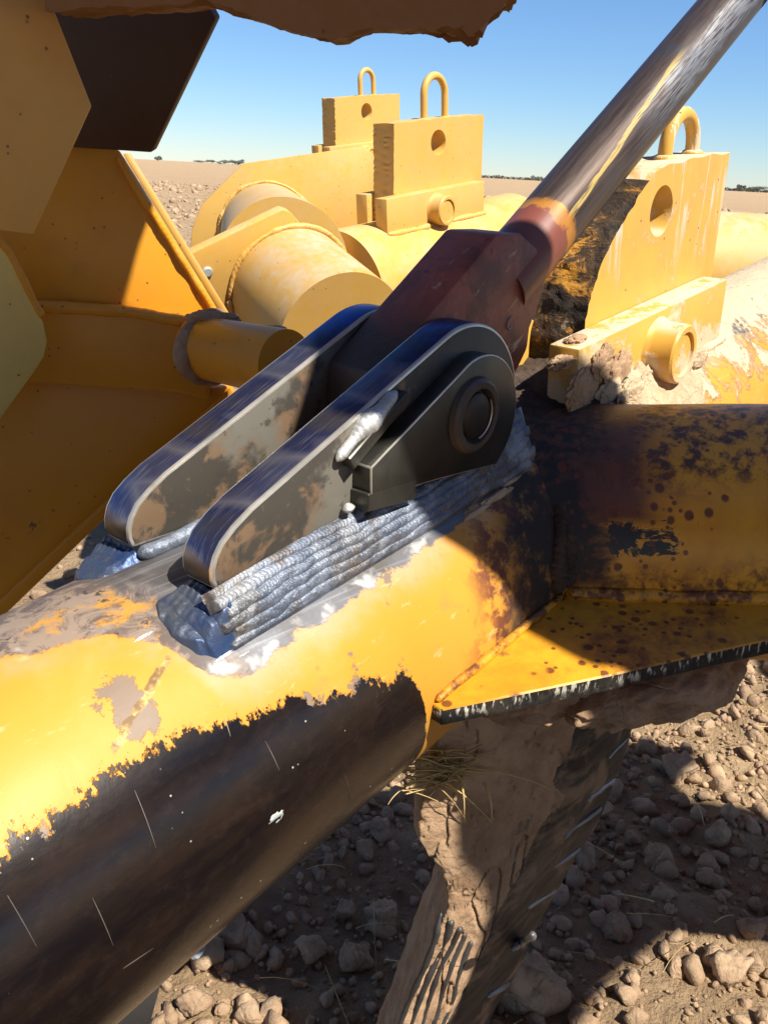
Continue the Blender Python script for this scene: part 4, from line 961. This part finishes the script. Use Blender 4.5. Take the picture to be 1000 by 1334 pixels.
for k_, p in enumerate(cnt):
    col_ = p.vertices[0] % _nv
    if 66 + 9 * _nj[k_] < col_ < 110: p.material_index = 1
BV = BVHTree.FromPolygons([tuple(v) for v in cV], [tuple(f) for f in cF])
def hit(u, v, fallback=1.0, out=0.0):
    d = ray(u, v); o_ = loc(EYE); dl = np.array([d @ FA, d @ FB, d @ FV])
    r_ = BV.ray_cast(Vector(o_), Vector(dl / np.linalg.norm(dl)))
    if r_[0] is None: return loc(at(u, v, fallback))
    return np.array(r_[0]) - dl / np.linalg.norm(dl) * out
part('soil_crust', lump((0.775, 0.215, -0.072), 0.20, 9, 6, 0.26, f=2.2, squash=(0.80, 0.55, 0.20)), M['crust'], CS)
part('soil_crust', lump((0.65, 0.15, -0.055), 0.09, 19, 6, 0.3, f=2.2, squash=(1.0, 0.9, 0.45)), M['crust'], CS)
_rv = np.array([(930, 772, 838), (960, 764, 828), (1030, 740, 802), (1100, 702, 766), (1142, 683, 742), (1190, 657, 714), (1240, 634, 692), (1290, 612, 666), (1334, 590, 641)], float)
for k, (v0, v1) in enumerate(((962, 999), (1017, 1044), (1052, 1086), (1105, 1135), (1160, 1183), (1217, 1241), (1280, 1300))):
    fu = lambda v, f_: np.interp(v, _rv[:, 0], _rv[:, 1]) * (1 - f_) + np.interp(v, _rv[:, 0], _rv[:, 2]) * f_
    a_ = hit(fu(v0, 0.86), v0); b_ = hit(fu(v1, 0.45), v1); m_ = hit((fu(v0, 0.86) + fu(v1, 0.45)) / 2, (v0 + v1) / 2)
    part('hardface_bead', bead([a_, m_, a_ + (b_ - a_) * (0.7 + 0.5 * ((k * 7) % 5) / 5)], 0.0026 + 0.0006 * ((k * 3) % 4), 0.009, 100 + k, wobble=0.4), M['hard'], CS)
for k in range(5):
    u0, u1 = 576 + 10 * k, 521 + 12 * k
    P = [hit(u0 + (u1 - u0) * t_ + 3 * sin(5 * t_ + k), (1188 + 9 * k) + (1345 - 1188 - 9 * k) * t_, 1.08 + 0.1 * t_, -0.0015) for t_ in np.linspace(0, 1, 7)]
    part('wear_strip', bead(P, 0.0042, 0.05, 120 + k, amp=0.08, wobble=0.35), M['wear'], CS)

# straw caught on the shank
def blade(P, w, seed):
    P = np.asarray(P, float); n = len(P); T = np.gradient(P, axis=0); rng = np.random.default_rng(seed)
    s = np.cross(T, rng.normal(0, 1, 3)); s /= np.linalg.norm(s, axis=1)[:, None] + 1e-9; u = np.cross(T, s); u /= np.linalg.norm(u, axis=1)[:, None] + 1e-9
    ww = w * (1 - 0.6 * np.linspace(0, 1, n))[:, None]
    V = np.stack([P - s * ww, P + u * ww * 0.5, P + s * ww], 1).reshape(-1, 3); F = []
    for i in range(n - 1):
        for k in range(3): F.append((i * 3 + k, i * 3 + (k + 1) % 3, i * 3 + 3 + (k + 1) % 3, i * 3 + 3 + k))
    return V, np.array(F)
def straw_mesh(list_):
    V, F, c = [], [], 0
    for v, f in list_: V.append(v); F.append(f + c); c += len(v)
    return fast_mesh(np.concatenate(V), np.concatenate(F))
def bez(a, b, c, n=8): t = np.linspace(0, 1, n)[:, None]; return (1 - t) ** 2 * a + 2 * t * (1 - t) * b + t * t * c
rng = np.random.default_rng(77); L = []
long_ = [((545, 1010), (600, 985), (628, 970)), ((550, 1008), (640, 990), (722, 1030)), ((555, 1012), (590, 1015), (640, 1072)), ((600, 1010), (606, 1040), (604, 1072)), ((560, 1015), (520, 1020), (505, 1048)), ((560, 1020), (585, 1030), (610, 1075)), ((548, 1000), (590, 1000), (640, 1008)), ((630, 1020), (642, 1040), (640, 1068))]
def hw(u, v, out): l_ = hit(u, v, 0.90, out); return W(*l_)
for i, (p, q, r_) in enumerate(long_): L.append(blade(bez(hw(*p, 0.004), hw(*q, 0.05), hw(*r_, 0.004), 12), 0.0020, i))
for i in range(150):
    u, v = rng.normal(572, 17), rng.normal(1004, 15); a = rng.normal(0, 1) * 0.5; l = rng.uniform(12, 45)
    p = hw(u - l * cos(a), v - l * sin(a) * 0.6, rng.uniform(0, 0.02)); q = hw(u, v - 6, rng.uniform(0.01, 0.04)); r_ = hw(u + l * cos(a), v + l * sin(a) * 0.6, rng.uniform(0, 0.02))
    if max(np.linalg.norm(p - q), np.linalg.norm(r_ - q)) > 0.09: continue
    L.append(blade(bez(p, q, r_, 6), 0.0012, 200 + i))
o = part('straw_clump', straw_mesh(L), M['straw']); tag(o, 'clump of dry straw caught on the soil-caked shank below the pipe', 'straw')

# ------------------------------------------------------------------ clods
def clod_dirs(sub):
    bm = bmesh.new(); bmesh.ops.create_icosphere(bm, subdivisions=sub, radius=1.0)
    D = np.array([v.co[:] for v in bm.verts]); F = np.array([[v.index for v in f.verts] for f in bm.faces]); bm.free(); return D, F
def clod_shape(sub, seed):
    D, F = clod_dirs(sub); rng = np.random.default_rng(seed)
    n = rng.normal(0, 1, (11, 3)); n /= np.linalg.norm(n, axis=1)[:, None]; d = rng.uniform(0.50, 0.95, 11)
    c = D @ n.T; r = np.min(np.where(c > 0.05, d / np.maximum(c, 0.05), 9), axis=1); r = np.minimum(r, 1.15)
    r = r * (1 + 0.22 * fbm(D + seed, 2.6, 3, seed, 0.6) + (0.13 * fbm(D + seed, 7, 4, seed + 2, 0.65) if sub > 1 else 0))
    return D * r[:, None], F
def rot_rand(rng):
    q = rng.normal(0, 1, 4); q /= np.linalg.norm(q); w, x, y, z = q
    return np.array([[1 - 2 * (y * y + z * z), 2 * (x * y - z * w), 2 * (x * z + y * w)], [2 * (x * y + z * w), 1 - 2 * (x * x + z * z), 2 * (y * z - x * w)], [2 * (x * z - y * w), 2 * (y * z + x * w), 1 - 2 * (x * x + y * y)]])
rng = np.random.default_rng(5)
def scatter(n, x0, x1, y0, y1, rmin, rmax, alpha, sub, shapes, keep=None):
    lib = [clod_shape(sub, 900 + i) for i in range(shapes)]; V, F, c = [], [], 0
    x = rng.uniform(x0, x1, n); y = rng.uniform(y0, y1, n); r = rmin * (1 - rng.random(n) * (1 - (rmin / rmax) ** alpha)) ** (-1 / alpha)
    z = ground_height(np.stack([x, y, 0 * x], 1))
    for i in range(n):
        D, f = lib[rng.integers(shapes)]; sc = r[i] * np.array([1, rng.uniform(0.75, 1), rng.uniform(0.6, 0.9)])
        V.append((D * sc) @ rot_rand(rng).T + (x[i], y[i], z[i] + r[i] * rng.uniform(0.05, 0.5))); F.append(f + c); c += len(D)
    return np.concatenate(V), np.concatenate(F)
VS, FS = [], []; c = 0
for args in ((1500, -0.9, 1.9, 0.75, 2.7, 0.016, 0.038, 1.9, 2, 12), (3300, -0.9, 1.9, 0.75, 2.7, 0.009, 0.018, 1.5, 2, 12), (9500, -0.9, 1.9, 0.75, 2.6, 0.004, 0.010, 1.5, 1, 8), (1500, -3.5, 4.5, 2.5, 7.0, 0.012, 0.05, 1.6, 1, 8), (450, -2.2, -0.3, 0.9, 3.0, 0.010, 0.04, 1.7, 2, 6)):
    v, f = scatter(*args); VS.append(v); FS.append(f + c); c += len(v)
for az0, az1, nn in ((-23, -10, 2600), (3, 12, 1500), (19, 27, 1300)):      # open field seen between the machine parts
    lib = [clod_shape(1, 1300 + i) for i in range(6)]
    for i in range(nn):
        dd = 6.0 * (60 / 6.0) ** rng.random(); aa = radians(rng.uniform(az0, az1)); r_ = min(0.006 * (1 - rng.random()) ** (-0.75), 0.06) * (dd / 8) ** 0.8; D, f = lib[rng.integers(6)]
        v = (D * r_ * np.array([1.3, 1, 0.55])) @ rot_rand(rng).T + (dd * sin(aa), dd * cos(aa), GZ - 0.1 * r_); VS.append(v); FS.append(f + c); c += len(v)
o = part('soil_clods', fast_mesh(np.concatenate(VS), np.concatenate(FS), False), M['soil'])
tag(o, 'loose crumbled soil clods strewn over the tilled ground', 'soil', kind='stuff')
# the largest clods, one by one
big_lib = [fast_mesh(*clod_shape(4, 1500 + i)) for i in range(7)]
for m_ in big_lib: m_.name = 'soil_clod'; m_.materials.append(M['soil'])
gp = lambda u, v: on_plane(u, v, (0, 0, GZ), np.array([0, 0, 1.0]))
BIG = [(880, 1010, 0.045, 'upright angular clod beside the sunlit patch right of the shank'), (760, 1120, 0.032, 'rounded clod close to the right flank of the shank'), (690, 1310, 0.070, 'wide flat clod at the foot of the shank by the lower picture edge'),
       (950, 1275, 0.045, 'sunlit pale clod near the lower right corner'), (800, 1215, 0.030, 'clod on the edge of the lower sunlit patch'), (405, 1240, 0.032, 'rounded shaded clod under the pipe, nearest the sunlit strip'),
       (463, 1255, 0.032, 'oval shaded clod under the pipe, left of the wear strips'), (500, 1200, 0.040, 'largest shaded clod under the middle of the pipe'), (450, 1190, 0.028, 'small rounded shaded clod below the pipe edge'),
       (855, 1125, 0.034, 'dark clod in the middle of the shaded ground at right'), (930, 1090, 0.036, 'dark clod in the shaded ground near the right edge'), (780, 1060, 0.030, 'angular clod just right of the hard-faced flank'),
       (255, 1310, 0.034, 'sunlit pale clod at the bottom left below the pipe'), (300, 1225, 0.030, 'sunlit clod touching the lower edge of the dark pipe')]
for i, (u, v, r_, lab) in enumerate(BIG):
    p = gp(u, v); o = bpy.data.objects.new('soil_clod', big_lib[i % 7]); COL.objects.link(o)
    o.location = (p[0], p[1], GZ + r_ * 0.30); o.rotation_euler = (rng.uniform(0, 6), rng.uniform(0, 6), rng.uniform(0, 6)); o.scale = (r_ * 0.95, r_ * 0.82, r_ * 0.7)
    tag(o, lab, 'clod', 'large soil clods under the machine')
p = gp(258, 1280); o = part('stone', lump((p[0], p[1], GZ + 0.075), 0.016, 3, 4, 0.25, squash=(0.8, 1.2, 0.6)), M['stone']); tag(o, 'small blue-grey stone on the sunlit soil below the pipe', 'stone')
pm = [FQ + FA * s + FB * (R0 + 0.006) * cos(a_) + FV * (R0 + 0.006) * sin(a_) for s, a_ in ((0.128, radians(103)), (0.150, radians(100)), (0.172, radians(95)), (0.190, radians(92)))]
o = part('plastic_scrap', tube(pm, [0.004, 0.010, 0.009, 0.003], 8), M['maroon']); tag(o, 'dark maroon curled scrap lying on the pipe at the left', 'scrap')
# straw litter
L = []
for i in range(230):
    x, y = rng.uniform(-0.6, 1.7), rng.uniform(0.9, 2.6); z = GZ + rng.uniform(0.01, 0.05); a = rng.uniform(0, 6.28); l = rng.uniform(0.015, 0.06)
    d = np.array([cos(a), sin(a), rng.normal(0, 0.3)]); c0 = np.array([x, y, z + 0.01])
    L.append(blade(bez(c0 - d * l, c0 + (0, 0, 0.015), c0 + d * l + rng.normal(0, 0.01, 3), 5), 0.0014, 500 + i))
o = part('straw_litter', straw_mesh(L), M['straw']); tag(o, 'scattered dry straw bits on the tilled soil', 'straw', kind='stuff')
